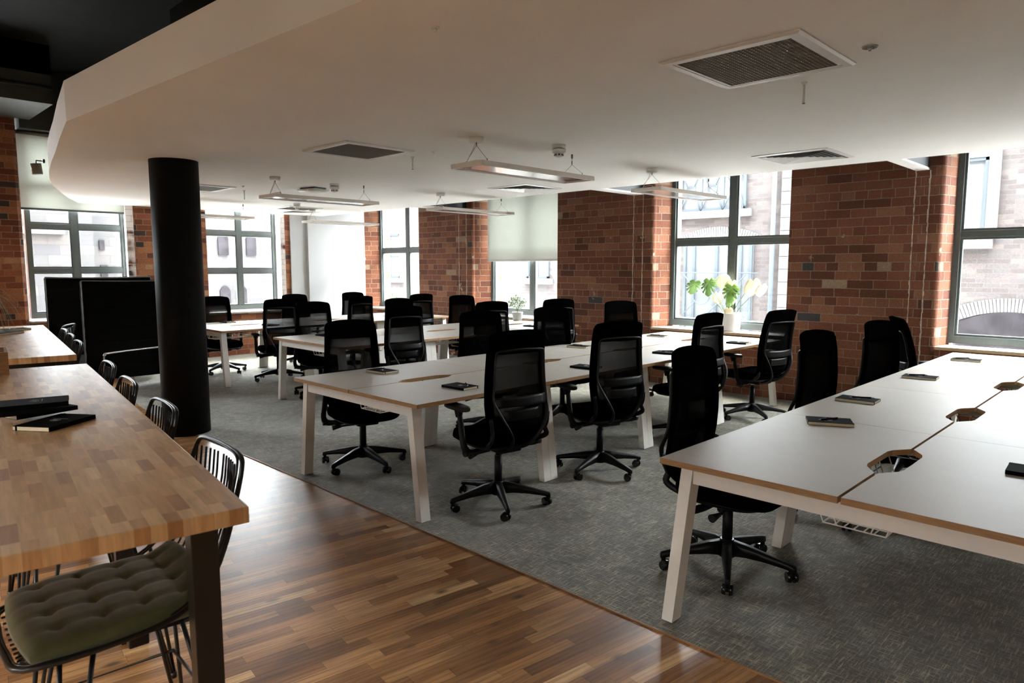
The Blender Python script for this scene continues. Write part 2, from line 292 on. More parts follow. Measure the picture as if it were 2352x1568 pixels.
# ---------------------------------------------------------------- mesh helpers
class MB:
    def __init__(s): s.b = bmesh.new(); s.smooth = False
    def box(s, c, d, rz=0, bev=0, mi=0, m=None):
        r = bmesh.ops.create_cube(s.b, size=1); vs = r['verts']
        mt = Matrix.Translation(Vector(c)) @ Matrix.Rotation(rz, 4, 'Z') @ (m or Matrix()) @ Matrix.Diagonal((*d, 1))
        bmesh.ops.transform(s.b, matrix=mt, verts=vs)
        fs = {f for v in vs for f in v.link_faces}
        for f in fs: f.material_index = mi
        if bev:
            es = list({e for v in vs for e in v.link_edges})
            bmesh.ops.bevel(s.b, geom=es, offset=bev, segments=2, profile=.6, affect='EDGES', clamp_overlap=True, material=-1)
        return s
    def box2(s, a, b, **k):
        return s.box([(a[i]+b[i])/2 for i in range(3)], [abs(b[i]-a[i]) for i in range(3)], **k)
    def cyl(s, p0, p1, r0, r1=None, n=16, mi=0, cap=True):
        r1 = r0 if r1 is None else r1
        p0, p1 = Vector(p0), Vector(p1); d = p1-p0; q = d.to_track_quat('Z', 'Y').to_matrix()
        A = [s.b.verts.new(p0+q@Vector((r0*cos(2*pi*i/n), r0*sin(2*pi*i/n), 0))) for i in range(n)]
        B = [s.b.verts.new(p1+q@Vector((r1*cos(2*pi*i/n), r1*sin(2*pi*i/n), 0))) for i in range(n)]
        for i in range(n):
            f = s.b.faces.new((A[i], A[(i+1) % n], B[(i+1) % n], B[i])); f.material_index = mi; f.smooth = True
        if cap: s.b.faces.new(A[::-1]).material_index = mi; s.b.faces.new(B).material_index = mi
        return s
    def tube(s, pts, r, n=8, closed=False, flat=1., mi=0, sub=0, up=None):
        P = [Vector(p) for p in pts]
        if sub: P = smooth_path(P, sub, closed)
        rings = []; L = len(P); prev = None
        for i, p in enumerate(P):
            a = P[(i-1) % L] if closed or i > 0 else p; b = P[(i+1) % L] if closed or i < L-1 else p
            d = (b-a).normalized()
            if prev is None:
                x = d.cross(Vector(up) if up else Vector((0, 0, 1)))
                if x.length < .05: x = d.cross(Vector((0, 1, 0)))
            else: x = prev - d*prev.dot(d)
            if x.length < 1e-6: x = d.orthogonal()
            x.normalize(); y = d.cross(x); prev = x
            rr = r[i*len(r)//L] if isinstance(r, (list, tuple)) else r
            rings.append([s.b.verts.new(p+x*rr*cos(2*pi*k/n)+y*rr*flat*sin(2*pi*k/n)) for k in range(n)])
        for i in range(L if closed else L-1):
            A, B = rings[i], rings[(i+1) % L]
            for k in range(n):
                f = s.b.faces.new((A[k], A[(k+1) % n], B[(k+1) % n], B[k])); f.smooth = True; f.material_index = mi
        if not closed: s.b.faces.new(rings[0][::-1]); s.b.faces.new(rings[-1])
        return s
    def prism(s, poly, z0, z1, mi=0, mside=None, mt=None):
        mt = mt or Matrix(); ms = mi if mside is None else mside
        A = [s.b.verts.new(mt@Vector((x, y, z0))) for x, y in poly]; B = [s.b.verts.new(mt@Vector((x, y, z1))) for x, y in poly]
        n = len(poly)
        for i in range(n): s.b.faces.new((A[i], A[(i+1) % n], B[(i+1) % n], B[i])).material_index = ms
        s.b.faces.new(A[::-1]).material_index = mi; s.b.faces.new(B).material_index = mi
        return s
    def loft(s, rings, mi=0, cap=True, closed=True):
        Rr = [[s.b.verts.new(Vector(p)) for p in r] for r in rings]
        n = len(Rr[0])
        for i in range(len(Rr)-1):
            for k in range(n if closed else n-1):
                f = s.b.faces.new((Rr[i][k], Rr[i][(k+1) % n], Rr[i+1][(k+1) % n], Rr[i+1][k])); f.smooth = True; f.material_index = mi
        if cap:
            for r, rv in ((Rr[0], True), (Rr[-1], False)):
                f = s.b.faces.new(r[::-1] if rv else r); f.smooth = True; f.material_index = mi
        return s
    def sheet(s, fn, us, vs, th, mi=0, dr=None):
        """thick sheet: fn(u,v)->Vector, offset along surface normal"""
        G = [[fn(u, v) for u in us] for v in vs]; nu, nv = len(us), len(vs)
        def nrm(i, j):
            if dr is not None: return Vector(dr)
            a = G[j][min(i+1, nu-1)]-G[j][max(i-1, 0)]; b = G[min(j+1, nv-1)][i]-G[max(j-1, 0)][i]
            n = a.cross(b); return n.normalized() if n.length > 1e-9 else Vector((0, 1, 0))
        A = [[s.b.verts.new(G[j][i]+nrm(i, j)*th/2) for i in range(nu)] for j in range(nv)]
        B = [[s.b.verts.new(G[j][i]-nrm(i, j)*th/2) for i in range(nu)] for j in range(nv)]
        def q(a, b, c, d):
            f = s.b.faces.new((a, b, c, d)); f.smooth = True; f.material_index = mi
        for j in range(nv-1):
            for i in range(nu-1):
                q(A[j][i], A[j][i+1], A[j+1][i+1], A[j+1][i]); q(B[j][i], B[j+1][i], B[j+1][i+1], B[j][i+1])
        for i in range(nu-1):
            q(A[0][i], B[0][i], B[0][i+1], A[0][i+1]); q(A[-1][i], A[-1][i+1], B[-1][i+1], B[-1][i])
        for j in range(nv-1):
            q(A[j][0], A[j+1][0], B[j+1][0], B[j][0]); q(A[j][-1], B[j][-1], B[j+1][-1], A[j+1][-1])
        return s
    def build(s, name, mats, parent=None, loc=None, rz=0):
        bmesh.ops.recalc_face_normals(s.b, faces=s.b.faces[:])
        me = bpy.data.meshes.new(name); s.b.to_mesh(me); s.b.free()
        for m_ in (mats if isinstance(mats, (list, tuple)) else [mats]): me.materials.append(K[m_] if isinstance(m_, str) else m_)
        o = bpy.data.objects.new(name, me); COL.objects.link(o)
        if parent: o.parent = parent
        if loc: o.location = loc
        if rz: o.rotation_euler = (0, 0, rz)
        return o
def smooth_path(P, k, closed=False):
    out = []; L = len(P); seg = L if closed else L-1
    g = lambda i: P[i % L] if closed else P[max(0, min(L-1, i))]
    for i in range(seg):
        a, b, c, d = g(i-1), g(i), g(i+1), g(i+2)
        for j in range(k):
            t = j/k
            out.append(.5*((2*b)+(c-a)*t+(2*a-5*b+4*c-d)*t*t+(3*b-a-3*c+d)*t**3))
    if not closed: out.append(P[-1])
    return out
def lerp_tab(tab, z):
    if z <= tab[0][0]: return tab[0][1]
    for (a, va), (b, vb) in zip(tab, tab[1:]):
        if z <= b:
            t = (z-a)/(b-a); t = t*t*(3-2*t)*.5+t*.5
            return va+(vb-va)*t
    return tab[-1][1]
def super_ring(a, b, z, n=36, e=4., cx=0, cy=0):
    r = []
    for i in range(n):
        t = 2*pi*i/n; c, s_ = cos(t), sin(t)
        r.append((cx+a*abs(c)**(2/e)*(1 if c >= 0 else -1), cy+b*abs(s_)**(2/e)*(1 if s_ >= 0 else -1), z))
    return r
def tag(o, label=None, cat=None, group=None, kind=None):
    if label: o['label'] = label
    if cat: o['category'] = cat
    if group: o['group'] = group
    if kind: o['kind'] = kind
    return o
def thing(name, label, cat, loc=(0, 0, 0), rz=0, group=None):
    o = bpy.data.objects.new(name, None); COL.objects.link(o); o.location = loc; o.rotation_euler = (0, 0, rz)
    o.empty_display_size = .1
    return tag(o, label, cat, group)
def struct(o): o['kind'] = 'structure'; return o
def sthing(name, loc=(0, 0, 0)):
    o = bpy.data.objects.new(name, None); COL.objects.link(o); o.location = loc; o['kind'] = 'structure'; return o
KIDS = {}
def copy_tree(o, parent=None):
    c = o.copy(); COL.objects.link(c)
    if parent: c.parent = parent
    for ch in [x for x in KIDS.get(o.name, o.children)]: copy_tree(ch, c)
    return c

# ================================================================ ROOM
XW, YL = 7.9, 11.93
H = 2.5
struct(MB().box2((-4, -5, -.12), (3.2, YL+.3, 0)).build('floor', 'wood'))
struct(MB().prism([(2.44, -5), (7.95, -5), (7.95, YL+.05), (3.5, YL+.05), (3.08, 10.2), (2.57, 8.64), (2.44, 7.4)], -.05, .006).build('floor_carpet', 'carpet'))
struct(MB().prism([(2.436, -5), (2.4405, -5), (2.4405, 7.4), (2.436, 7.4)], 0, .0075).build('trim_1', 'planter'))
# white dropped ceiling with its curved fascia, and the beams that tie it to the piers
edge = [(1.93, -5), (1.49, 2.2), (1.297, 5.38), (1.42, 6.1), (1.566, 6.90), (1.66, 7.45), (1.78, 8.1), (1.95, 8.9), (2.16, 9.7), (2.42, 10.5), (2.68, 11.25), (2.96, YL)]
struct(MB().prism(edge+[(6.95, YL), (6.95, -5)], H, H+.26).build('ceiling', 'ceiling'))
for i, (ya, yb) in enumerate(((1.93, 2.05), (5.28, 5.43), (8.80, 9.03), (-1.40, -1.28))):
    o = sthing('trim_%d' % (i+2))
    MB().box2((6.95, ya, H), (XW, yb, H+.02)).build('beam_soffit', 'ceiling', o)
    MB().box2((6.95, ya+.004, H+.02), (XW, yb-.004, H+.5)).build('beam_side', 'steel_blue', o)
struct(MB().box2((-4.2, -5.2, 4.35), (8.6, YL+.5, 4.45)).build('ceiling_upper', 'black_paint'))
b = MB(); b.box2((-4, 10.6, 3.62), (2.42, YL, 4.35)); b.build('ceiling_bulkhead', 'dark_grey')['kind'] = 'structure'
b = MB(); b.prism([(-4, 10.6), (2.42, 10.6), (2.42, 10.75), (-4, 10.75)], 3.98, 4.349); b.build('ceiling_beam', 'black_paint')['kind'] = 'structure'
o = MB().tube([(-3.9, 10.52, 3.80), (2.40, 10.52, 3.80)], .025, n=10).build('ceiling_pipe', 'dark_grey'); tag(o, 'thin dark pipe running along the dark bulkhead above the brick pier', 'pipe')
MB().box2((1.85, -4.5, H+.262), (2.6, 5.0, H+.75)).build('air_duct', 'black_paint')
tag(bpy.data.objects['air_duct'], 'long black air duct box lying on the white dropped ceiling', 'duct')

# window wall (x = 7.9 .. 8.4), piers with splayed reveals
XB = 8.42
win = [  # y_hi, y_lo of opening at room face; frame_hi, frame_lo
    ('3', 11.90, 10.10, 11.71, 9.92), ('4', 8.66, 6.78, 8.48, 6.62), ('5', 5.11, 3.31, 5.01, 3.27), ('6', 1.79, -.10, 1.745, -.14)]
def pier(poly, name, m_='red_brick', z1=4.35):
    return struct(MB().prism(poly, 0, z1).build(name, bpy.data.materials[m_]))
def round_reveal(x0, yc, yf, sgn):
    """room-side corner of a pier rounded (bullnose) then splayed back to the frame at yf"""
    r = .06; pts = [(x0, yc-sgn*r)]
    for k in range(1, 6): a = k/6*pi/2; pts.append((x0+r*(1-cos(a)), yc-sgn*r*(1-sin(a))))
    pts += [(x0+r, yc), (8.16, yf), (XB, yf)]
    return pts
hi = 12.5
ylist = []
prev_lo = None
for k, (n_, yh, yl, fh, fl) in enumerate(win):
    if k == 0:
        pier([(XB, hi), (XW, hi), (XW, yh+.0), (8.16, fh), (XB, fh)], 'wall_right')
    else:
        _, pyh, pyl, pfh, pfl = win[k-1]
        right = [(x, y) for x, y in round_reveal(XW, yh, fh, -1)]
        left = [(XB, pfl), (8.16, pfl), (XW, pyl)]
        pier(left+right, 'wall_right')
pier([(XB, -.14), (8.16, -.14), (XW, -.10), (XW, -5.2), (XB, -5.2)], 'wall_right')
FW = .055
def window(name, axis, plane, a0, a1, z0, z1, mulls, trans, sill_d, room_face, sash=True):
    """axis 'x': window in a plane x=plane spanning y a0..a1 ; axis 'y': in plane y=plane spanning x a0..a1"""
    o = sthing(name)
    def P(a, z, d=0): return (plane+d, a, z) if axis == 'x' else (a, plane+d, z)
    def bar(aa, ab, za, zb, d0, d1, bb, bev=0): bb.box2(P(aa, za, d0), P(ab, zb, d1), bev=bev)
    bb = MB()
    bar(a0, a0+FW, z0, z1, -.03, .07, bb); bar(a1-FW, a1, z0, z1, -.03, .07, bb); bar(a0+FW, a1-FW, z0, z0+.075, -.03, .07, bb); bar(a0+FW, a1-FW, z1-FW, z1, -.03, .07, bb)
    bb.build('window_frame', 'frame', o)
    for mm in mulls:
        b2 = MB(); bar(mm-.042, mm+.042, z0+.075, z1-FW, -.02, .06, b2, .006); b2.build('mullion', 'frame', o)
    ed = [a0+FW]+[v for mm in mulls for v in (mm-.042, mm+.042)]+[a1-FW]
    for tz in trans:
        for i in range(0, len(ed), 2):
            b2 = MB(); bar(ed[i], ed[i+1], tz-.033, tz+.033, -.02, .05, b2, .006); b2.build('transom', 'frame', o)
    zs = [z0+.075]+[v for tz in trans for v in (tz-.033, tz+.033)]+[z1-FW]
    for i in range(0, len(ed), 2):
        for j in range(0, len(zs), 2):
            b3 = MB(); e = .022
            aa, ab, za, zb = ed[i], ed[i+1], zs[j], zs[j+1]
            bar(aa, aa+e, za, zb, -.008, .035, b3); bar(ab-e, ab, za, zb, -.008, .035, b3); bar(aa+e, ab-e, za, za+e, -.008, .035, b3); bar(aa+e, ab-e, zb-e, zb, -.008, .035, b3)
            b3.build('sash', 'frame', o)
            b4 = MB(); bar(aa+e*.6, ab-e*.6, za+e*.6, zb-e*.6, .012, .016, b4); b4.build('pane', 'glass', o)
    return o
for n_, yh, yl, fh, fl in win:
    w = window('window_'+n_, 'x', 8.20, fl, fh, .77, 2.98, [(fl+fh)/2], [1.87], .3, XW)
    # sill board with an oak edge, brick spandrel below, lintel above
    s_ = MB(); s_.prism([(XW-.045, yl+.01), (XW-.045, yh-.01), (8.17, fh-.003), (8.17, fl+.003)], .722, .752, mi=0, mside=1); s_.build('window_sill', ['laminate', 'sill_oak'], w)
    struct(MB().prism([(XW-.02, yl+.001), (XW-.02, yh-.001), (XW+.02, yh-.001), (8.16, fh), (XB, fh), (XB, fl), (8.16, fl)], 0, .722).build('wall_right_spandrel', bpy.data.materials['red_brick']))
    struct(MB().prism([(XW, yl), (XW, yh), (8.16, fh), (XB, fh), (XB, fl), (8.16, fl)], 2.98, 4.35).build('wall_right_lintel', 'dark_grey'))
# pale lime scars that run up the piers under the ceiling beams
for i, (ya, yb, z0_) in enumerate(((1.915, 1.93, .35), (2.045, 2.058, .5), (5.275, 5.288, .2), (5.425, 5.438, .4), (8.80, 8.812, .3), (8.99, 9.002, .3))):
    rr = random.Random(i); pts = []
    b = MB(); zz = z0_
    while zz < H-.01:
        z2 = min(H, zz+.047); w_ = rr.uniform(.35, 1.0); c_ = (ya+yb)/2+rr.uniform(-.003, .003); hw = (yb-ya)/2*w_
        b.box2((XW-.003, c_-hw, zz), (XW+.01, c_+hw, z2)); zz = z2-.004
    b.build('trim_%d' % (i+7), 'plaster')['kind'] = 'structure'

# left wall (y = 11.93 .. 12.4)
YB = 12.42
def wl(poly, name='wall_left', m_='ochre_red_brick', z1=4.35): return struct(MB().prism(poly, 0, z1).build(name, bpy.data.materials[m_]))
wl([(-4.2, YL), (-.9, YL), (-.9, YB), (-4.2, YB)])
wl([(.85, YL), (2.20, YL), (2.25, YL+.03), (2.28, 12.2), (2.28, YB), (.85, YB)])
wl([(3.70, YL), (4.82, YL), (4.80, 12.2), (4.80, YB), (3.70, YB)])
wl([(3.60, YL+.03), (3.70, YL), (3.70, YB), (3.65, YB), (3.65, 12.22)], 'wall_left_reveal', 'whitewashed_brick')
wl([(6.17, YL+.04), (6.24, YL), (6.24, YB), (6.20, YB), (6.20, 12.22)], 'wall_left_reveal', 'whitewashed_brick')
wl([(6.24, YL), (8.42, YL+.02), (8.42, YB), (6.24, YB)])
struct(MB().box2((6.335, YL-.03, 0), (6.72, YL-.001, H), bev=.01).build('wall_back_panel', 'wallwhite'))
struct(MB().box2((6.66, YL-.09, 0), (XW-.001, YL-.031, 3.2)).build('wall_back', 'wallwhite'))
for nm, a0, a1, z1_, mu, tr in (('window_1', 2.33, 3.66, 3.50, 2.955, [1.50, 2.155, 2.80]), ('window_2', 4.80, 6.20, 2.98, 5.51, [1.48, 2.14]), ('window_0', -.9, .85, 3.5, -.02, [1.5, 2.15, 2.8])):  # the last window is unseen, added to let in more light
    w = window(nm, 'y', 12.24, a0, a1, .79, z1_, [mu], tr, .3, YL)
    s_ = MB(); s_.box2((a0-.02 if nm != 'window_1' else 2.27, YL-.05, .738), (a1+.0, 12.22, .768)); s_.build('window_sill', 'laminate', w)
    struct(MB().box2((a0-.03, YL-.015, 0), (a1+.03, YB, .738)).build('wall_left_spandrel', bpy.data.materials['ochre_red_brick']))
    struct(MB().box2((a0-.03, YL+.02, z1_), (a1+.03, YB, 4.35)).build('wall_left_lintel', 'dark_grey'))
# closing walls behind and beside the photographer
FILL_WINS = [(-3.6, -1.8), (.4, 2.2), (3.6, 5.4)]  # unseen window openings added to this wall to let fill light in
ys_ = [-5.2]+[v for p_ in FILL_WINS for v in p_]+[YB]
for i in range(0, len(ys_), 2): struct(MB().box2((-4.3, ys_[i], 0), (-4.0, ys_[i+1], 4.4)).build('wall_near', 'warmwall'))
for i, (a0, a1) in enumerate(FILL_WINS):
    struct(MB().box2((-4.3, a0, 0), (-4.0, a1, .9)).build('wall_near_spandrel', 'warmwall')); struct(MB().box2((-4.3, a0, 3.0), (-4.0, a1, 4.4)).build('wall_near_lintel', 'warmwall'))
    w = window('window_%d' % (8+i), 'x', -4.15, a0, a1, .9, 3.0, [(a0+a1)/2], [1.9], .3, -4)
struct(MB().box2((-4.2, -5.4, 0), (8.5, -5.0, 4.4)).build('wall_front', 'warmwall'))

struct(MB().box2((-9, -12, -2), (-8.6, 14, 3.5)).build('wall_sky_blocker', 'dark_grey'))  # unseen dark wall added to block low sky light from the near windows
# black round column
t = tag(MB().build('dummy', 'column'), kind='structure'); bpy.data.objects.remove(t)
cx, cy = 2.43, 6.66
b = MB(); b.cyl((cx, cy, 0), (cx, cy, H), .205, n=64); o = b.build('column', 'column'); tag(o, 'black round structural column standing between the desks and wooden tables', 'column', kind='structure')

# ---------------------------------------------------------------- roller blinds
o = thing('roller_blind', 'cream roller blind half lowered over the middle window of the brick window wall', 'blind', (8.08, 7.54, 0), group=None)
MB().box2((-.003, -.93, 1.66), (.003, .93, 2.92)).build('fabric', 'blind', o)
MB().box2((-.012, -.93, 1.635), (.012, .93, 1.665), bev=.004).build('bottom_bar', 'white_plastic', o)
MB().cyl((0, -.93, 2.93), (0, .93, 2.93), .03).build('roller', 'white_plastic', o)
o = thing('roller_blind', 'tall pale roller blind lowered over the upper part of the far left window', 'blind', (2.95, 12.13, 0))
MB().box2((-.68, -.003, 2.40), (.70, .003, 3.46)).build('fabric', 'blind', o)
MB().box2((-.68, -.012, 2.375), (.70, .012, 2.405), bev=.004).build('bottom_bar', 'frame', o)
MB().cyl((-.68, 0, 3.47), (.70, 0, 3.47), .03).build('roller', 'frame', o)

# ================================================================ STREET OUTSIDE
o = MB().box2((8.43, -14, -.6), (13.6, 24, -.5)).build('ground', 'pavement'); o['kind'] = 'structure'
o = MB().box2((-14, 12.43, -.6), (8.43, 20.9, -.5)).build('ground_yard', 'pavement'); o['kind'] = 'structure'
XF = 13.5
bd = thing('building', 'pale brick building with arched openings across the street from the window wall', 'building', (XF, 0, 0))
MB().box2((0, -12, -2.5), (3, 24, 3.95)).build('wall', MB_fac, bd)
MB().box2((-.08, -12, 3.95), (3.1, 24, 4.12)).build('coping', 'trim_stone', bd)
def arch_pts(y0, y1, z0, rise, n=14): return [(y0+(y1-y0)*i/n, z0+rise*(1-(2*i/n-1)**2)) for i in range(n+1)]
def arch_face(b, y0, y1, zb, z0, rise, d0, d1):
    pts = [(y1, zb), (y0, zb)]+arch_pts(y0, y1, z0, rise)
    A = [b.b.verts.new((d0, y, z)) for y, z in pts]; B = [b.b.verts.new((d1, y, z)) for y, z in pts]; n = len(pts)
    b.b.faces.new(A); b.b.faces.new(B[::-1])
    for i in range(n): b.b.faces.new((A[i], A[(i+1) % n], B[(i+1) % n], B[i]))
def voussoirs(y0, y1, z0, rise, hgt, nm='brick_arch'):
    b = MB(); P = arch_pts(y0-.1, y1+.1, z0, rise, 34)
    for i, ((ya, za), (yb, zb)) in enumerate(zip(P, P[1:])):
        m_ = Vector((0, (ya+yb)/2, (za+zb)/2+hgt/2)); a = math.atan2(zb-za, yb-ya)
        b.box(m_, (.03, math.hypot(yb-ya, zb-za)*.80, hgt), m=Matrix.Rotation(a, 4, 'X'))
    return b
def street_window(y0, y1, z0, z1, nx=2, nz=2, par=bd, ax='x', surround=.14, fan=False):
    """a pale framed window fixed in the street facade"""
    def Q(a, z, d): return (d, a, z) if ax == 'x' else (a, d, z)
    fr = MB(); t_ = .05
    fr.box2(Q(y0, z0, -.05), Q(y1, z0+t_, .02)); fr.box2(Q(y0, z1-t_, -.05), Q(y1, z1, .02)); fr.box2(Q(y0, z0, -.05), Q(y0+t_, z1, .02)); fr.box2(Q(y1-t_, z0, -.05), Q(y1, z1, .02))
    for i in range(1, nx): a = y0+(y1-y0)*i/nx; fr.box2(Q(a-.015, z0, -.035), Q(a+.015, z1, .02))
    for i in range(1, nz): a = z0+(z1-z0)*i/nz; fr.box2(Q(y0, a-.015, -.035), Q(y1, a+.015, .02))
    w = fr.build('window', 'street_frame', par)
    if fan and ax == 'x':
        f2 = MB()
        for i in range(nx):
            ya, yb = y0+(y1-y0)*i/nx, y0+(y1-y0)*(i+1)/nx; c = Vector((-.045, (ya+yb)/2, (z0+z1)/2)); r_ = (yb-ya)*.22
            f2.tube([c+Vector((0, r_*cos(k*pi/10), r_*sin(k*pi/10))) for k in range(20)], .012, n=6, closed=True)
            for sy, sz in ((-1, -1), (1, -1), (-1, 1), (1, 1)):
                d_ = Vector((0, sy, sz)).normalized(); e_ = Vector((-.045, ya if sy < 0 else yb, z0 if sz < 0 else z1))
                f2.tube([c+d_*r_, e_], .012, n=6)
        f2.build('lattice', 'street_frame', w)
    pn = MB(); pn.box2(Q(y0+t_, z0+t_, -.02), Q(y1-t_, z1-t_, .01)); pn.build('pane', 'street_pane', w)
    sl = MB(); sl.box2(Q(y0-.12, z0-.15, -.10), Q(y1+.12, z0-.002, .02)); sl.build('sill', 'trim_stone', w)
    if surround:
        s2 = MB(); s2.box2(Q(y0-surround, z0, -.06), Q(y0-.002, z1+.12, .02)); s2.box2(Q(y1+.002, z0, -.06), Q(y1+surround, z1+.12, .02)); s2.box2(Q(y0-.0, z1+.002, -.06), Q(y1+.0, z1+.12, .02))
        s2.build('surround', 'trim_stone', w)
    return w
street_window(6.55, 8.05, 2.72, 3.6, 3, 1, surround=0, fan=True)
street_window(2.45, 3.3, 1.99, 3.3, 1, 1, surround=.16)
street_window(-.6, .3, 1.99, 3.3, 1, 1, surround=.16)
street_window(11.85, 12.6, 1.25, 2.3, 2, 2, surround=.0)
street_window(15.3, 16.2, 1.2, 2.6, 2, 2, surround=.1)
street_window(18.2, 19.2, 1.2, 2.6, 2, 2, surround=.1)
b = MB(); arch_face(b, 6.35, 7.95, -1.2, 1.98, .2, -.03, .02); b.build('doorway', 'street_pane', bd)
voussoirs(6.35, 7.95, 1.98, .2, .2).build('brick_arch', 'trim_stone', bd)
b = MB()
for a in (6.40, 6.62, 7.15, 7.68, 7.90): b.box2((-.06, a-.03, -1.2), (-.03, a+.03, 2.0))
b.build('door_frame', 'street_frame', bd)
b = MB()
for yc_ in (6.9, 7.45):
    c = Vector((-.12, yc_, .95)); b.tube([c+Vector((0, .2*cos(k*pi/10), .2*sin(k*pi/10))) for k in range(20)], .012, n=6, closed=True)
    for a in (45, 135, 225, 315): d_ = Vector((0, cos(R(a)), sin(R(a)))); b.tube([c+d_*.2, c+d_*.62], .012, n=6)
b.tube([(-.12, 6.2, 1.42), (-.12, 8.1, 1.42)], .014, n=6); b.tube([(-.12, 6.2, .45), (-.12, 8.1, .45)], .014, n=6)
b.build('railing', 'street_frame', bd)
MB().cyl((-.08, 5.95, -2.5), (-.08, 5.95, 3.9), .045).build('drainpipe', 'street_frame', bd)
b = MB(); z = -2.5; i = 0
while z < 3.9: b.box2((-.05, 5.28 if i % 2 else 5.38, z+.006), (.02, 5.82, z+.245)); z += .25; i += 1
b.build('quoins', 'trim_stone', bd)
b = MB(); arch_face(b, 1.3, 2.75, -1.2, .62, .2, -.03, .02); b.build('archway', 'street_dark', bd)
voussoirs(1.3, 2.75, .62, .2, .22).build('brick_arch', 'trim_stone', bd)
YF = 20.
b2d = thing('building', 'pale stone building with small arched windows beyond the left windows', 'building', (0, YF, 0))
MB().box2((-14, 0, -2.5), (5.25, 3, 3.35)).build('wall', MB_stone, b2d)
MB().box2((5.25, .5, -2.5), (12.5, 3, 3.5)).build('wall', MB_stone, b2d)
MB().box2((-14, -.15, 2.35), (4.6, .02, 2.5)).build('coping', 'trim_stone', b2d)
for x0, x1, z0, z1 in ((5.5, 5.62, 2.0, 2.25), (5.5, 5.66, 1.3, 1.6)):
    MB().box2((x0, .46, z0), (x1, .52, z1)).build('window', 'street_dark', b2d)
for xc_, z0 in ((9.25, .35), (8.75, .35), (8.1, 1.9), (8.75, 1.9), (9.6, 1.9)):
    b = MB(); pts = [(xc_+.15, z0), (xc_-.15, z0)]+arch_pts(xc_-.15, xc_+.15, z0+.5, .15)
    A = [b.b.verts.new((x, .44, z)) for x, z in pts]; B = [b.b.verts.new((x, .52, z)) for x, z in pts]
    b.b.faces.new(A); b.b.faces.new(B[::-1])
    for i in range(len(pts)): b.b.faces.new((A[i], A[(i+1) % len(pts)], B[(i+1) % len(pts)], B[i]))
    b.build('window', 'street_dark', b2d)

exec_marker = None
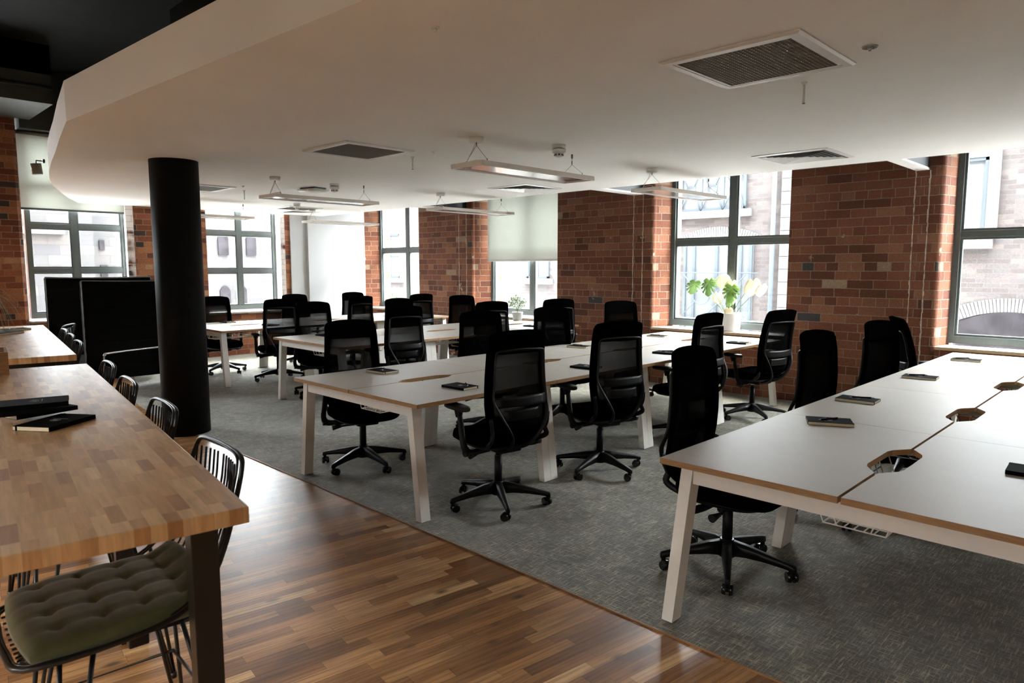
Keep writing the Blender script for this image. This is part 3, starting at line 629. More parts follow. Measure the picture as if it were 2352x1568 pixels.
# ================================================================ OFFICE CHAIR
PROF = [(.44, -.15), (.47, -.205), (.52, -.252), (.58, -.268), (.66, -.258), (.76, -.240), (.88, -.232), (1.0, -.235), (1.15, -.252)]
HWT = [(.44, .15), (.47, .190), (.52, .215), (.60, .232), (.70, .234), (.85, .222), (1.0, .213), (1.10, .206), (1.128, .199), (1.143, .184), (1.15, .15)]
def bsurf(u, z):
    hw = lerp_tab(HWT, z)
    return Vector((u*hw, lerp_tab(PROF, z)+.045*(u*hw/.235)**2, z-(.012*abs(u)**3 if z > 1.1 else 0)))
def lin(a, b, n): return [a+(b-a)*i/(n-1) for i in range(n)]
def make_chair():
    o = thing('office_chair', '', 'chair')
    # five-star base, casters hang from it
    b = MB(); b.cyl((0, 0, .075), (0, 0, .165), .042, .034, n=24)
    for k in range(5):
        a = R(90+72*k); d = Vector((cos(a), sin(a), 0)); s_ = Vector((-sin(a), cos(a), 0)); rings = []
        for t_, w_, zt, zb in ((.02, .028, .158, .085), (.10, .024, .148, .092), (.20, .019, .126, .088), (.30, .015, .104, .076), (.335, .013, .096, .066), (.342, .010, .088, .066)):
            p = d*t_; rings.append([p-s_*w_+Vector((0, 0, zb)), p+s_*w_+Vector((0, 0, zb)), p+s_*w_*.8+Vector((0, 0, zt)), p-s_*w_*.8+Vector((0, 0, zt))])
        b.loft(rings)
        for f in b.b.faces: pass
        b.cyl(d*.325+Vector((0, 0, .045)), d*.325+Vector((0, 0, .088)), .0125, n=10)
    base = b.build('base', 'plastic', o)
    for k in range(5):
        a = R(90+72*k); d = Vector((cos(a), sin(a), 0)); ca = a+R(35+50*((k*7) % 3)); ax = Vector((cos(ca), sin(ca), 0)); fw = Vector((-sin(ca), cos(ca), 0))
        c = d*.325+fw*.016+Vector((0, 0, .034)); b = MB()
        for s_ in (-1, 1): b.cyl(c+ax*s_*.008, c+ax*s_*.026, .028, .024, n=18)
        b.cyl(c-ax*.01, c+ax*.01, .012, n=10)
        b.box(c+Vector((0, 0, .013)), (.028, .036, .024), rz=ca, bev=.006)
        b.build('caster', 'gloss', base)
    b = MB(); b.cyl((0, 0, .15), (0, 0, .335), .026, n=20); b.cyl((0, 0, .335), (0, 0, .39), .016, n=16, mi=1); b.build('gas_lift', ['plastic', 'chrome'], o)
    b = MB(); b.box((0, -.01, .385), (.17, .27, .05), bev=.015); b.box((0, -.13, .40), (.10, .12, .045), bev=.012)
    b.tube([(-.13, .02, .37), (.13, .02, .37)], .016, n=10); b.build('tilt_mechanism', 'plastic', o)
    for s_ in (-1, 1):
        b = MB(); y_ = .05*s_
        b.cyl((s_*.10, y_, .372), (s_*.19, y_, .368), .008, n=10); b.cyl((s_*.19, y_, .368), (s_*.255, y_-.01, .362), .010, .021, n=14); b.build('lever', 'plastic2', o)
    b = MB(); rr = []
    for z_, k_ in ((.398, .72), (.405, .88), (.42, .95), (.43, .96)): rr.append(super_ring(.24*k_, .235*k_, z_, 40, 3.6, 0, .02))
    b.loft(rr); b.build('seat_shell', 'plastic', o)
    b = MB(); rr = []
    for z_, k_ in ((.428, .95), (.432, .99), (.446, 1.01), (.468, 1.0), (.483, .97), (.491, .90), (.495, .75), (.493, .5), (.490, .2)):
        ring = super_ring(.245*k_, .245*k_, z_, 44, 3.6, 0, .02)
        rr.append([(x, y, z-(.035*max(0, (y-.12)/.15)**2 if z > .44 else .012*max(0, (y-.12)/.15)**2)+(.012*(abs(x)/.24)**2 if z > .47 else 0)) for x, y, z in ring])
    b.loft(rr); b.build('seat', 'fabric', o)
    for s_ in (-1, 1):
        b = MB()
        b.tube([(s_*.09, -.03, .385), (s_*.19, -.045, .378), (s_*.262, -.06, .385), (s_*.290, -.05, .43), (s_*.290, -.025, .52), (s_*.288, .0, .61), (s_*.287, .012, .645)], [.022, .022, .024, .022, .020, .018, .018], n=10, flat=.62, sub=5, up=(0, 1, 0))
        b.cyl((s_*.262, -.06, .385), (s_*.295, -.065, .385), .022, n=14)
        b.cyl((s_*.287, .01, .60), (s_*.287, .012, .648), .020, .03, n=14)
        ar = b.build('armrest', 'plastic', o)
        b = MB(); rr = []
        for z_, k_ in ((.646, .80), (.650, .95), (.662, 1), (.672, .95), (.676, .80)): rr.append(super_ring(.044*k_, .125*k_**.3, z_-0*k_, 28, 3., s_*.285, .035))
        b.loft(rr); b.build('arm_pad', 'plastic2', ar)
    # back: fabric hood on top, padded border, see-through mesh, outer carrier
    b = MB(); us = [-1, -.97, -.9, -.7, -.45, -.2, 0, .2, .45, .7, .9, .97, 1]
    b.sheet(bsurf, us, [1.005, 1.02, 1.05, 1.08, 1.10, 1.118, 1.130, 1.138, 1.144, 1.149], .028, dr=(0, 1, 0)); b.build('headrest', 'fabric', o)
    b = MB(); zz = [.46, .49, .52, .57, .63, .70, .78, .86, .94, 1.01]
    b.sheet(bsurf, [-1, -.98, -.93, -.88, -.83], zz, .027, dr=(0, 1, 0)); b.sheet(bsurf, [.83, .88, .93, .98, 1], zz, .027, dr=(0, 1, 0))
    b.sheet(bsurf, lin(-.83, .83, 9), [.455, .475, .50, .52], .022); b.build('back_frame', 'fabric', o)
    b = MB(); b.sheet(bsurf, lin(-.84, .84, 9), [.515, .56, .62, .70, .78, .86, .94, 1.01], .004); b.build('back_mesh', 'mesh', o)
    def bs2(u, z): v = bsurf(u, z); return v+Vector((0, -.028, 0))
    b = MB(); pth = [(.030, -.10, .395), (.045, -.17, .400), (.065, -.245, .435), (.095, -.300, .50), (.135, -.306, .57), (.172, -.290, .64)]+[tuple(bs2(.84, z)) for z in (.73, .82, .91, .97)]
    top = [tuple(bs2(u, z)) for u, z in ((.83, 1.0), (.76, 1.02), (.4, 1.027), (0, 1.03))]
    full = pth+top+[(-x, y, z) for x, y, z in (pth+top)[::-1][1:]]
    b.tube(full, .0125, n=8, flat=.6, sub=4, up=(0, 1, 0)); b.build('back_carrier', 'plastic2', o)
    pp = [tuple(bsurf(.93, z)+Vector((0, -.012, 0))) for z in (.62, .56, .52)]+[(.212, -.235, .475), (.195, -.16, .435), (.17, -.05, .415), (.15, .06, .41)]
    for s_ in (-1, 1):
        b = MB(); b.tube([(s_*x, y, z) for x, y, z in pp], .017, n=8, flat=.7, sub=4); b.build('back_bracket', 'plastic', o)
    b = MB(); b.sheet(lambda u, z: bs2(u*.80, z)+Vector((0, -.006, 0)), lin(-1, 1, 9), [.685, .70, .73, .745], .008)
    b.sheet(lambda u, z: bs2(u*.55, z)+Vector((0, .01, 0)), lin(-1, 1, 9), [.60, .62, .65, .665], .006); b.build('lumbar_bar', 'plastic', o)
    return o
proto = make_chair()
def set_chair(o, x, y, face, label, group, base_rot=0, dz=0, tilt=0):
    o.location = (x, y, 0); o.rotation_euler = (0, 0, R(face-90)); tag(o, label, 'chair', group)
    for ch in o.children:
        nm = ch.name.split('.')[0]
        if nm == 'base': ch.rotation_euler = (0, 0, R(base_rot))
        elif nm in ('headrest', 'back_frame', 'back_mesh', 'back_carrier', 'lumbar_bar') and tilt:
            a = R(tilt); c = Vector((0, -.15, .45)); ch.rotation_euler = (a, 0, 0); ch.location = c-Matrix.Rotation(a, 3, 'X')@c+Vector((0, 0, dz))
        elif nm != 'gas_lift': ch.location = (0, 0, dz)
G1, G2, G3, G4 = 'chairs on the near side of the centre bench', 'chairs on the far side of the centre bench', 'chairs along the right bench', 'chairs around the back benches'
C = 'black mesh office chair '
chairs = [
 (3.07, 3.13, 80, C+'seen from behind, nearest on the centre bench, whole base visible', G1, 12, 0.018, 0),
 (4.13, 3.11, 72, C+'seen from behind, second along the near side of the centre bench', G1, 43, 0.015, 0),
 (5.48, 3.17, 87, C+'half hidden, third along the near side of the centre bench', G1, 35, 0.005, 0),
 (6.7, 3.12, 76, C+'in profile at the centre bench, right of the monstera', G1, 10, 0.01, 9),
 (2.96, 4.52, 258, C+'facing the camera across the centre bench, nearest the wooden floor', G2, 9, -0.018, 0),
 (4.39, 4.59, 249, C+'facing the camera, second along the far side of the centre bench', G2, 8, -0.015, 0),
 (5.31, 4.48, 254, C+'third along the far side of the centre bench, overlapping another back', G2, 15, -0.01, 0),
 (6.73, 4.67, 243, C+'against the brick pier at the far corner of the centre bench', G2, 15, -0.005, 0),
 (3.21, 1.60, 271, C+'at the near corner of the right bench, behind a slanted leg', G3, 9, -0.015, 0),
 (4.45, 1.45, 264, C+'second along the right bench, rounded back above the tabletop', G3, 10, -0.003, 0),
 (5.60, 1.43, 257, C+'third along the right bench, just before the last one', G3, 0, -0.005, 0),
 (7.06, 1.55, 300, C+'at the far window end of the right bench, armrests showing', G3, 0, -0.01, 13),
 (4.51, 6.18, 78, C+'seen from behind, first along the near side of the middle bench', G4, 10, -0.01, 0),
 (5.88, 6.20, 66, C+'seen from behind, left of the small potted bush', G4, 10, -0.01, 0),
 (6.88, 5.97, 60, C+'seen from behind at the window end of the middle bench', G4, 10, -0.005, 0),
 (4.28, 7.41, 258, C+'facing the camera, first along the far side of the middle bench', G4, 10, -0.02, 0),
 (5.59, 7.43, 261, C+'facing the camera, second along the far side of the middle bench', G4, 10, -0.02, 0),
 (6.84, 7.59, 256, C+'facing the camera against the brick pier, on the middle bench', G4, 10, -0.02, 0),
 (4.49, 8.88, 75, C+'seen from behind at the rearmost bench, nearest the column', G4, 30, -0.02, 0),
 (5.70, 8.90, 93, C+'seen from behind in the middle of the rearmost bench', G4, 5, -0.02, 0),
 (6.88, 8.93, 83, C+'seen from behind at the window end of the rearmost bench', G4, 10, -0.02, 0),
 (4.23, 10.07, 268, C+'right beside the black column, facing the camera across the rearmost bench', G4, 18, -0.03, 0),
 (5.47, 10.03, 265, C+'mostly hidden, facing the camera below the second left window', G4, 47, -0.03, 0),
 (6.63, 10.13, 268, C+'facing the camera in front of the white wall', G4, 10, -0.03, 0),
]
for i, c in enumerate(chairs):
    o = proto if i == 0 else copy_tree(proto)
    set_chair(o, *c[:3], c[3], c[4], c[5], c[6], c[7])

# ================================================================ BENCH DESKS
def cut_poly(x0, x1, ys, ye, cx_, hw_in, hw_out, dep, sgn):
    """desktop outline with half of the hexagonal cable cut-out on the seam edge at y=ys"""
    p = [(x0, ys), (cx_-hw_out, ys)]
    p += [(cx_-hw_out+.015, ys+sgn*.012), (cx_-hw_in-.02, ys+sgn*(dep-.01)), (cx_-hw_in+.02, ys+sgn*dep), (cx_+hw_in-.02, ys+sgn*dep), (cx_+hw_in+.02, ys+sgn*(dep-.01)), (cx_+hw_out-.015, ys+sgn*.012)]
    p += [(cx_+hw_out, ys), (x1, ys), (x1, ye), (x0, ye)]
    return p
def slant(b, x0, x1, yt, yb, w, zt, zb):
    A = [(x0, yt-w/2, zt), (x1, yt-w/2, zt), (x1, yt+w/2, zt), (x0, yt+w/2, zt)]; B = [(x0, yb-w/2, zb), (x1, yb-w/2, zb), (x1, yb+w/2, zb), (x0, yb+w/2, zb)]
    b.loft([B, A])
    for f in b.b.faces: f.smooth = False
def bench(x0, yc, n, label, mod=1.267, dep=.73, legs=None):
    o = thing('bench_desk', label, 'desk', (x0, yc, 0), group='white bench desks')
    for k in range(n):
        for sg in (1, -1):
            a, c_ = k*mod+.0015, (k+1)*mod-.0015
            pl = cut_poly(a, c_, sg*.006, sg*dep, k*mod+.65, .15, .245, .062, sg)
            b = MB(); b.prism(pl if sg < 0 else pl, .715, .74, mi=0, mside=1); b.build('desktop', ['laminate', 'oak'], o)
        # wire basket hung below the cut-out
        b = MB(); r_ = .0028; bx0, bx1 = k*mod+.17, k*mod+.92
        for z_, w_ in ((.69, .15), (.575, .11)):
            b.tube([(bx0, -w_, z_), (bx1, -w_, z_), (bx1, w_, z_), (bx0, w_, z_)], r_*1.3, n=6, closed=True)
        for i in range(13):
            x = bx0+(bx1-bx0)*i/12; b.tube([(x, -.15, .69), (x, -.11, .575), (x, .11, .575), (x, .15, .69)], r_, n=6)
        for w_ in (-.07, -.035, 0, .035, .07): b.tube([(bx0, w_, .575), (bx1, w_, .575)], r_, n=6)
        b.tube([(bx0, -.13, .63), (bx1, -.13, .63)], r_, n=6); b.tube([(bx0, .13, .63), (bx1, .13, .63)], r_, n=6)
        for x in (bx0, bx1): b.tube([(x, -.10, .69), (x, -.06, .575)], r_, n=6); b.tube([(x, .10, .69), (x, .06, .575)], r_, n=6)
        for x in (bx0+.02, bx1-.02):
            for y in (-.15, .15): b.tube([(x, y, .69), (x, y, .716)], r_, n=6)
        b.build('cable_basket', 'white_metal', o)
    L = n*mod; xs = [.03]+[k*mod+v for k in range(1, n) for v in (-.122, -.050)]+[L-.095]
    for i, x in enumerate(xs):
        w_ = .070
        for sg in (1, -1):
            b = MB(); slant(b, x, x+w_, sg*(dep-.115), sg*(dep-.035), .052, .715, .012); b.box((x+w_/2, sg*(dep-.035), .006), (.035, .035, .012), mi=1); b.build('leg', ['white_metal', 'plastic'], o)
        b = MB(); b.box2((x+.006, -(dep-.14), .648), (x+w_-.012, dep-.14, .712)); b.build('crossbar', 'white_metal', o)
    for y in (-.36, .36):
        b = MB(); b.box2((.093, y-.02, .672), (L-.093, y+.02, .712)); b.build('long_rail', 'white_metal', o)
    return o
bench(2.49, .828, 4, 'long white bench desk in the right foreground, oak edged, reaching to the right window')
bench(2.465, 3.925, 4, 'long white bench desk in the centre, oak edged, ending at the big potted plant')
bench(3.755, 6.81, 3, 'white bench desk of three places behind the centre one, ending under the roller blind')
bench(3.66, 9.46, 3, 'rearmost white bench desk, starting right beside the black column')

# ================================================================ WOODEN TABLES AND WIRE STOOLS
AX = R(-8.1)
def wood_table(x, y, L, Wd, label, zt=.98, legs=()):
    o = thing('wooden_table', label, 'table', (x, y, 0), AX)
    b = MB(); b.box2((-Wd, 0, zt-.04), (0, L, zt), bev=.003); b.build('tabletop', 'block', o)
    for ly in legs:
        for lx in (-.075, -Wd+.075):
            MB().box2((lx-.032, ly-.032, 0), (lx+.032, ly+.032, zt-.041), bev=.002).build('leg', 'black_metal', o)
        MB().box2((-Wd+.108, ly-.02, zt-.085), (-.108, ly+.02, zt-.042)).build('crossbar', 'black_metal', o)
    for lx in (-.10, -Wd+.10):
        MB().box2((lx-.015, legs[0]+.033, zt-.085), (lx+.015, legs[-1]-.033, zt-.042)).build('side_rail', 'black_metal', o)
    return o
wood_table(.701, 1.560, 3.10, 1.15, 'butcher block table in the left foreground with stacked black notebooks', legs=(.15, 1.50, 2.95))
wood_table(1.213, 5.158, 2.92, 1.15, 'butcher block table farther back on the left, below the drooping plant', legs=(.15, 2.75))
def make_stool():
    o = thing('wire_stool', '', 'stool')
    SZ = .60
    b = MB()
    rim = [(-.20, .25, SZ), (-.08, .275, SZ-.006), (.08, .275, SZ-.006), (.20, .25, SZ), (.235, .10, SZ+.01), (.235, -.08, SZ+.03), (.225, -.17, SZ+.09), (.212, -.225, SZ+.19), (.198, -.262, SZ+.30), (.186, -.285, SZ+.375), (.155, -.295, SZ+.405), (.05, -.30, SZ+.412), (-.05, -.30, SZ+.412), (-.155, -.295, SZ+.405), (-.186, -.285, SZ+.375), (-.198, -.262, SZ+.30), (-.212, -.225, SZ+.19), (-.225, -.17, SZ+.09), (-.235, -.08, SZ+.03), (-.235, .08, SZ+.01)]
    b.tube(rim, .0075, n=8, closed=True, sub=4); b.tube([(x*.93, y*.97, z+.002) for x, y, z in rim], .004, n=6, closed=True, sub=4)
    b.build('rim', 'black_metal', o)
    b = MB()
    def shell(u, s):  # u across -1..1, s 0 (seat front) .. 1 (back top)
        if s < .5: y = .255-.395*(s/.5); z = SZ-.02+.01*(s/.5)
        else: k = (s-.5)/.5; y = -.14-.16*math.sin(k*pi/2*.9)**.8; z = SZ-.01+.41*k**1.25
        hw = .225 if s < .6 else .225-.04*(s-.6)/.4
        return Vector((u*hw, y+.03*u*u*(1 if s > .5 else 0), z+.03*u*u*(s < .6)))
    for i in range(-6, 7):
        u = i/6.6; b.tube([shell(u*.9+((.34*(1-s)-.10)*(1 if i < 1 else -.15) if s > .55 else 0)*(1 if abs(i) < 6 else 0), s) for s in lin(0, .985, 16)], .0036, n=5)
    b.build('wires', 'black_metal', o)
    for i, s in enumerate((.52,)): pass
    b = MB(); n = 34; V = [[None]*n for _ in range(n)]; V2 = [[None]*n for _ in range(n)]
    for j in range(n):
        for i in range(n):
            u, v = -1+2*i/(n-1), -1+2*j/(n-1)
            x, y = .226*u*math.sqrt(1-.14*v*v), .232*v*math.sqrt(1-.14*u*u)+.022
            dome = (1-abs(u)**6)*(1-abs(v)**6); h = .036*dome**.5
            for tu in (-.66, -.22, .22, .66):
                for tv in (-.66, -.22, .22, .66):
                    h -= .009*math.exp(-((u-tu)**2+(v-tv)**2)/.006)
            h -= .006*sum(math.exp(-(u-tu)**2/.0025) for tu in (-.66, -.22, .22, .66))*dome+.006*sum(math.exp(-(v-tv)**2/.0025) for tv in (-.66, -.22, .22, .66))*dome
            lift = .05*max(0, (-v-.6)/.4)**2
            V[j][i] = b.b.verts.new((x, y, SZ+.012+.018+h+lift)); V2[j][i] = b.b.verts.new((x, y, SZ+.012+lift))
    for j in range(n-1):
        for i in range(n-1):
            for q in ((V[j][i], V[j][i+1], V[j+1][i+1], V[j+1][i]), (V2[j][i], V2[j+1][i], V2[j+1][i+1], V2[j][i+1])): b.b.faces.new(q).smooth = True
    for k in range(n-1):
        for q in ((V[0][k], V2[0][k], V2[0][k+1], V[0][k+1]), (V[-1][k], V[-1][k+1], V2[-1][k+1], V2[-1][k]), (V[k][0], V[k+1][0], V2[k+1][0], V2[k][0]), (V[k][-1], V2[k][-1], V2[k+1][-1], V[k+1][-1])): b.b.faces.new(q).smooth = True
    b.build('cushion', 'olive', o)['label'] = 'olive tufted velvet cushion'
    for sx, sy in ((-1, -1), (1, -1), (-1, 1), (1, 1)):
        b = MB(); x, y = sx*.17, sy*.14; fx, fy = sx*.235, sy*.215
        b.tube([(x-sx*.03, y+sy*.03, SZ-.01), (fx-sx*.004, fy+sy*.004, .02)], .0065, n=8); b.tube([(x+sx*.02, y-sy*.035, SZ-.01), (fx+sx*.004, fy-sy*.004, .02)], .0065, n=8)
        b.cyl((fx, fy, 0), (fx, fy, .022), .013, n=10); b.build('leg', 'black_metal', o)
    b = MB(); k = .215
    b.tube([(-k, -.19, .30), (k, -.19, .30), (k, .19, .30), (-k, .19, .30)], .0065, n=8, closed=True); b.build('footrest', 'black_metal', o)
    b = MB(); b.tube([(-.17, -.14, SZ-.02), (.17, -.14, SZ-.02), (.17, .14, SZ-.02), (-.17, .14, SZ-.02)], .008, n=8, closed=True)
    b.box((-.17, 0, SZ-.03), (.03, .05, .03), bev=.005); b.box((.17, 0, SZ-.03), (.03, .05, .03), bev=.005); b.build('seat_frame', 'black_metal', o)
    return o
st = make_stool()
S = 'black wire bar stool '
SG1, SG2 = 'wire stools at the near wooden table', 'wire stools at the far wooden table'
stools = [(.555, 2.085, 87, S+'with olive tufted cushion, nearest the camera at the near table', SG1),
 (.675, 2.90, 85, S+'second from the camera at the near table', SG1),
 (.765, 3.63, 84, S+'third from the camera at the near table', SG1),
 (.875, 4.33, 84, S+'farthest along the near table, in front of the black sofa back', SG1),
 (1.07, 5.75, 84, S+'nearest the camera at the far wooden table', SG2),
 (1.17, 6.38, 84, S+'in the middle of the right side of the far wooden table', SG2),
 (1.25, 6.92, 84, S+'second from the far end of the far wooden table', SG2),
 (1.46, 7.62, 60, S+'turned slightly, at the far end of the far table', SG2)]
for i, (x, y, a, lb, g) in enumerate(stools):
    o = st if i == 0 else copy_tree(st)
    o.location = (x, y, 0); o.rotation_euler = (0, 0, R(a)); tag(o, lb, 'stool', g)
# ================================================================ NOTEBOOKS AND PENS
def make_notebook():
    o = thing('notebook', '', 'notebook')
    L, Wd = .215, .145
    b = MB(); b.box2((-Wd/2, -L/2, 0), (Wd/2, L/2, .0015)); b.box2((-Wd/2, -L/2, .0185), (Wd/2, L/2, .020)); b.box2((-Wd/2, -L/2, .0005), (-Wd/2+.002, L/2, .0195))
    b.build('cover', 'cover', o)
    MB().box2((-Wd/2+.0025, -L/2+.001, .0017), (Wd/2-.001, L/2-.001, .0183)).build('pages', 'pages', o)
    b = MB(); b.box2((Wd/2-.018, -L/2-.0012, -.0), (Wd/2-.012, L/2+.0012, .0208)); b.build('elastic_band', 'cover', o)
    b = MB(); b.tube([(.018*cos(k*pi/12), .014*sin(k*pi/12)+.0, .0203) for k in range(24)], .0006, n=4, closed=True)
    for j in range(3): b.tube([(-.010, -.005+.005*j, .0203), (.010, -.005+.005*j, .0203)], .0007, n=4)
    b.tube([(-.03, -.024, .0203), (.03, -.024, .0203)], .0005, n=4); b.build('emblem', 'silver', o)
    return o
def make_pen():
    o = thing('pen', '', 'pen')
    b = MB(); b.cyl((0, -.05, .0055), (0, .055, .0055), .005, .0048, n=10); b.build('barrel', 'cover', o)
    b = MB(); b.cyl((0, -.068, .0055), (0, -.05, .0055), .0012, .005, n=10); b.cyl((0, .055, .0055), (0, .068, .0055), .0025, n=8); b.box2((-.0015, .02, .0105), (.0015, .058, .0118)); b.build('clip', 'silver', o)
    return o
nb0, pen0 = make_notebook(), make_pen()
DZ = .7405
NG, PG = 'black notebooks on the desks', 'ballpoint pens on the notebooks'
NB = 'black notebook '
books = [ # x, y, z, angle of the long side, label, pen?(dx,dy,angle)
 (3.665, 1.285, DZ, 206, NB+'with closing band and dark pen, nearest on the right bench', (0, 0, 62)),
 (4.40, 1.385, DZ, 182, NB+'with a silver tipped pen, second along the right bench', (.01, -.02, 30)),
 (5.63, 1.355, DZ, 184, NB+'third along the left side of the right bench', (0, .02, 35)),
 (6.95, 1.33, DZ, 183, NB+'at the window end of the right bench', (0, .03, 40)),
 (3.305, .36, DZ, 3, NB+'on the right bench, cut off by the photo edge', None),
 (3.075, 4.41, DZ, 184, NB+'with a silver pen, at the far left place of the centre bench', (.01, 0, -40)),
 (3.035, 3.455, DZ, 2, NB+'with a silver pen, left of the nearest chair on the centre bench', (.03, -.03, -35)),
 (4.345, 3.42, DZ, 5, NB+'peeking out left of the second near chair of the centre bench', None),
 (5.43, 4.36, DZ, 185, NB+'midway along the far side of the centre bench', (0, .02, 10)),
 (5.60, 3.46, DZ, 6, NB+'with a dark pen, beside the third near chair of the centre bench', (.02, 0, 50)),
 (6.90, 4.38, DZ, 184, NB+'with a pen, at the far window corner of the centre bench', (-.02, .02, 30)),
 (6.87, 3.37, DZ, 4, NB+'without a pen, in front of the big white plant pot', None),
 (4.30, 10.02, DZ, 5, NB+'on the rearmost bench next to the black column', (0, 0, 20)),
 (4.50, 9.10, DZ, 5, NB+'half hidden by the chair on the near side of the rearmost bench', None),
 (6.90, 6.36, DZ, 5, NB+'on the middle bench, just left of two overlapping chair backs', None),
 (6.98, 7.22, DZ, 5, NB+'on the middle bench in front of the small potted bush', None),
 (4.27, 7.25, DZ, 5, NB+'at the near left place of the middle bench, behind a chair back', None),
 (7.10, 9.75, DZ, 5, NB+'on the rearmost bench near the white flowering plant', (0, 0, 20)),
]
first_n = first_p = True
for x, y, z, a, lb, pn in books:
    o = nb0 if first_n else copy_tree(nb0); first_n = False
    o.location = (x, y, z); o.rotation_euler = (0, 0, R(a)); o.scale = (1, 1, .8); tag(o, lb, 'notebook', NG)
    if pn:
        p = pen0 if first_p else copy_tree(pen0); first_p = False
        p.location = (x+pn[0], y+pn[1], z+.0172); p.rotation_euler = (0, 0, R(pn[2]))
        tag(p, 'slim pen on the '+lb.replace('with closing band and dark pen, ', '').replace('with a silver tipped pen, ', '').replace('with a silver pen, ', '').replace('with a dark pen, ', '').replace('with a pen, ', ''), 'pen', PG)
ZT = .9805
NGW = 'black notebooks piled on the near wooden table'
pile = [(.600, 2.894, ZT, 125.5, NB+'at the bottom of the pile on the wooden table, silver emblem showing'),
 (.585, 3.085, ZT+.0172, 106, NB+'second from the bottom of the pile on the wooden table'),
 (.565, 3.035, ZT+.0344, 79, NB+'second from the top of the pile on the wooden table'),
 (.572, 3.06, ZT+.0516, 77, NB+'topmost of the pile on the wooden table')]
for x, y, z, a, lb in pile:
    o = copy_tree(nb0); o.location = (x, y, z); o.rotation_euler = (0, 0, R(a)); o.scale = (1, 1, .8); tag(o, lb, 'notebook', NGW)
for x, y, z, a, lb in ((1.20, 7.45, ZT, -60, NB+'under the drooping plant on the far wooden table'), (1.25, 7.62, ZT+0, -80, NB+'behind the other one on the far wooden table, cream pages showing')):
    pass
o = copy_tree(nb0); o.location = (1.14, 7.16, ZT); o.rotation_euler = (0, 0, R(-50)); o.scale = (1.3, 1.3, 1); tag(o, 'large black notebook under the drooping plant on the far wooden table', 'notebook')
o = copy_tree(nb0); o.location = (1.30, 7.55, ZT); o.rotation_euler = (0, 0, R(-75)); tag(o, 'black notebook with cream pages showing, behind the larger one below the plant', 'notebook')

# wooden planter box between the tables and the drooping plant
o = thing('wooden_box', 'brown wooden box at the left edge, between the two butcher block tables', 'box', (.56, 4.60, .9805), AX)
b = MB(); b.box2((-.20, -.15, 0), (.19, .15, .012)); b.box2((-.20, -.15, .012), (.19, -.138, .12)); b.box2((-.20, .138, .012), (.19, .15, .12)); b.box2((.178, -.138, .012), (.19, .138, .12)); b.box2((-.20, -.138, .012), (-.188, .138, .12)); b.build('box_body', 'planter', o)
o = thing('potted_plant', 'plant with long thin drooping blades at the left edge of the photo', 'plant', (1.0, 7.40, .981))
b = MB(); b.loft([super_ring(.08*k, .08*k, z, 24, 2) for z, k in ((0, .75), (.06, .95), (.13, 1.05), (.13, .95), (.10, .9))]); b.build('pot', 'pot', o)
b = MB(); rg = random.Random(3)
for i in range(70):
    a = rg.uniform(-.6, 3.9)-1.2; l = rg.uniform(.18, .40); h = rg.uniform(.12, .26); e = rg.uniform(-.02, .12)
    P = [Vector((0, 0, .12)), Vector((cos(a)*l*.35, sin(a)*l*.35, .13+h)), Vector((cos(a)*l*.75, sin(a)*l*.75, .13+h*.8)), Vector((cos(a)*l*1.05, sin(a)*l*1.05, .02+e))]
    b.tube(P, [.004, .006, .0055, .004, .0015], n=4, flat=.25, sub=5)
b.build('foliage', 'grass', o)

# ================================================================ BLACK HIGH-BACK SOFAS
def high_sofa(x0, x1, y, label, zt=1.38, face=1):
    o = thing('high_back_sofa', label, 'sofa', (0, 0, 0), group='black high-back sofas')
    b = MB(); nz = 14; nx = 16
    def f(u, v):
        x = x0+(x1-x0)*u; z = .20+(zt-.20)*v
        return Vector((x, y-.012*abs(math.sin(v*pi*8))**.5-.006*(1-(2*u-1)**8), z-.012*(1-(2*u-1)**2)*(v > .96)))
    b.sheet(f, lin(0, 1, 17), lin(0, 1, 65), .09); b.build('backrest', 'sofa', o)
    for x in (x0, x1):
        MB().tube([(x, y-.05, .20), (x, y-.052, zt)], .007, n=8).build('piping', 'piping', o)
    MB().tube([(x0, y-.05, zt+.004), ((x0+x1)/2, y-.052, zt-.006), (x1, y-.05, zt+.004)], .006, n=8, sub=4).build('piping', 'piping', o)
    b = MB(); b.box2((x0+.03, y+.05*face, .24), (x1-.03, y+.62*face, .44), bev=.03); b.build('seat', 'sofa', o)
    for x in (x0+.06, x1-.06):
        for dy in (.04, .55):
            MB().cyl((x, y+dy*face, 0), (x, y+dy*face, .24), .010, n=10).build('leg', 'frame', o)
    return o
high_sofa(2.30, 3.62, 9.42, 'black high-back sofa with grey piping, nearer of two, half behind the column')
high_sofa(2.28, 3.60, 11.05, 'black high-back sofa in front of the far left window, partly hidden by the nearer one', zt=1.40, face=-1)
b = MB(); b.tube([(2.01, 7.57, .006), (2.01, 7.57, .62), (2.025, 7.575, .685), (2.08, 7.60, .70), (2.60, 7.80, .70), (2.68, 7.86, .685), (2.72, 7.89, .60), (2.72, 7.89, .006)], .009, n=10, sub=6)
tag(b.build('metal_hoop', 'chrome'), 'thin bent steel tube hoop in front of the black high-back sofa', 'rail')

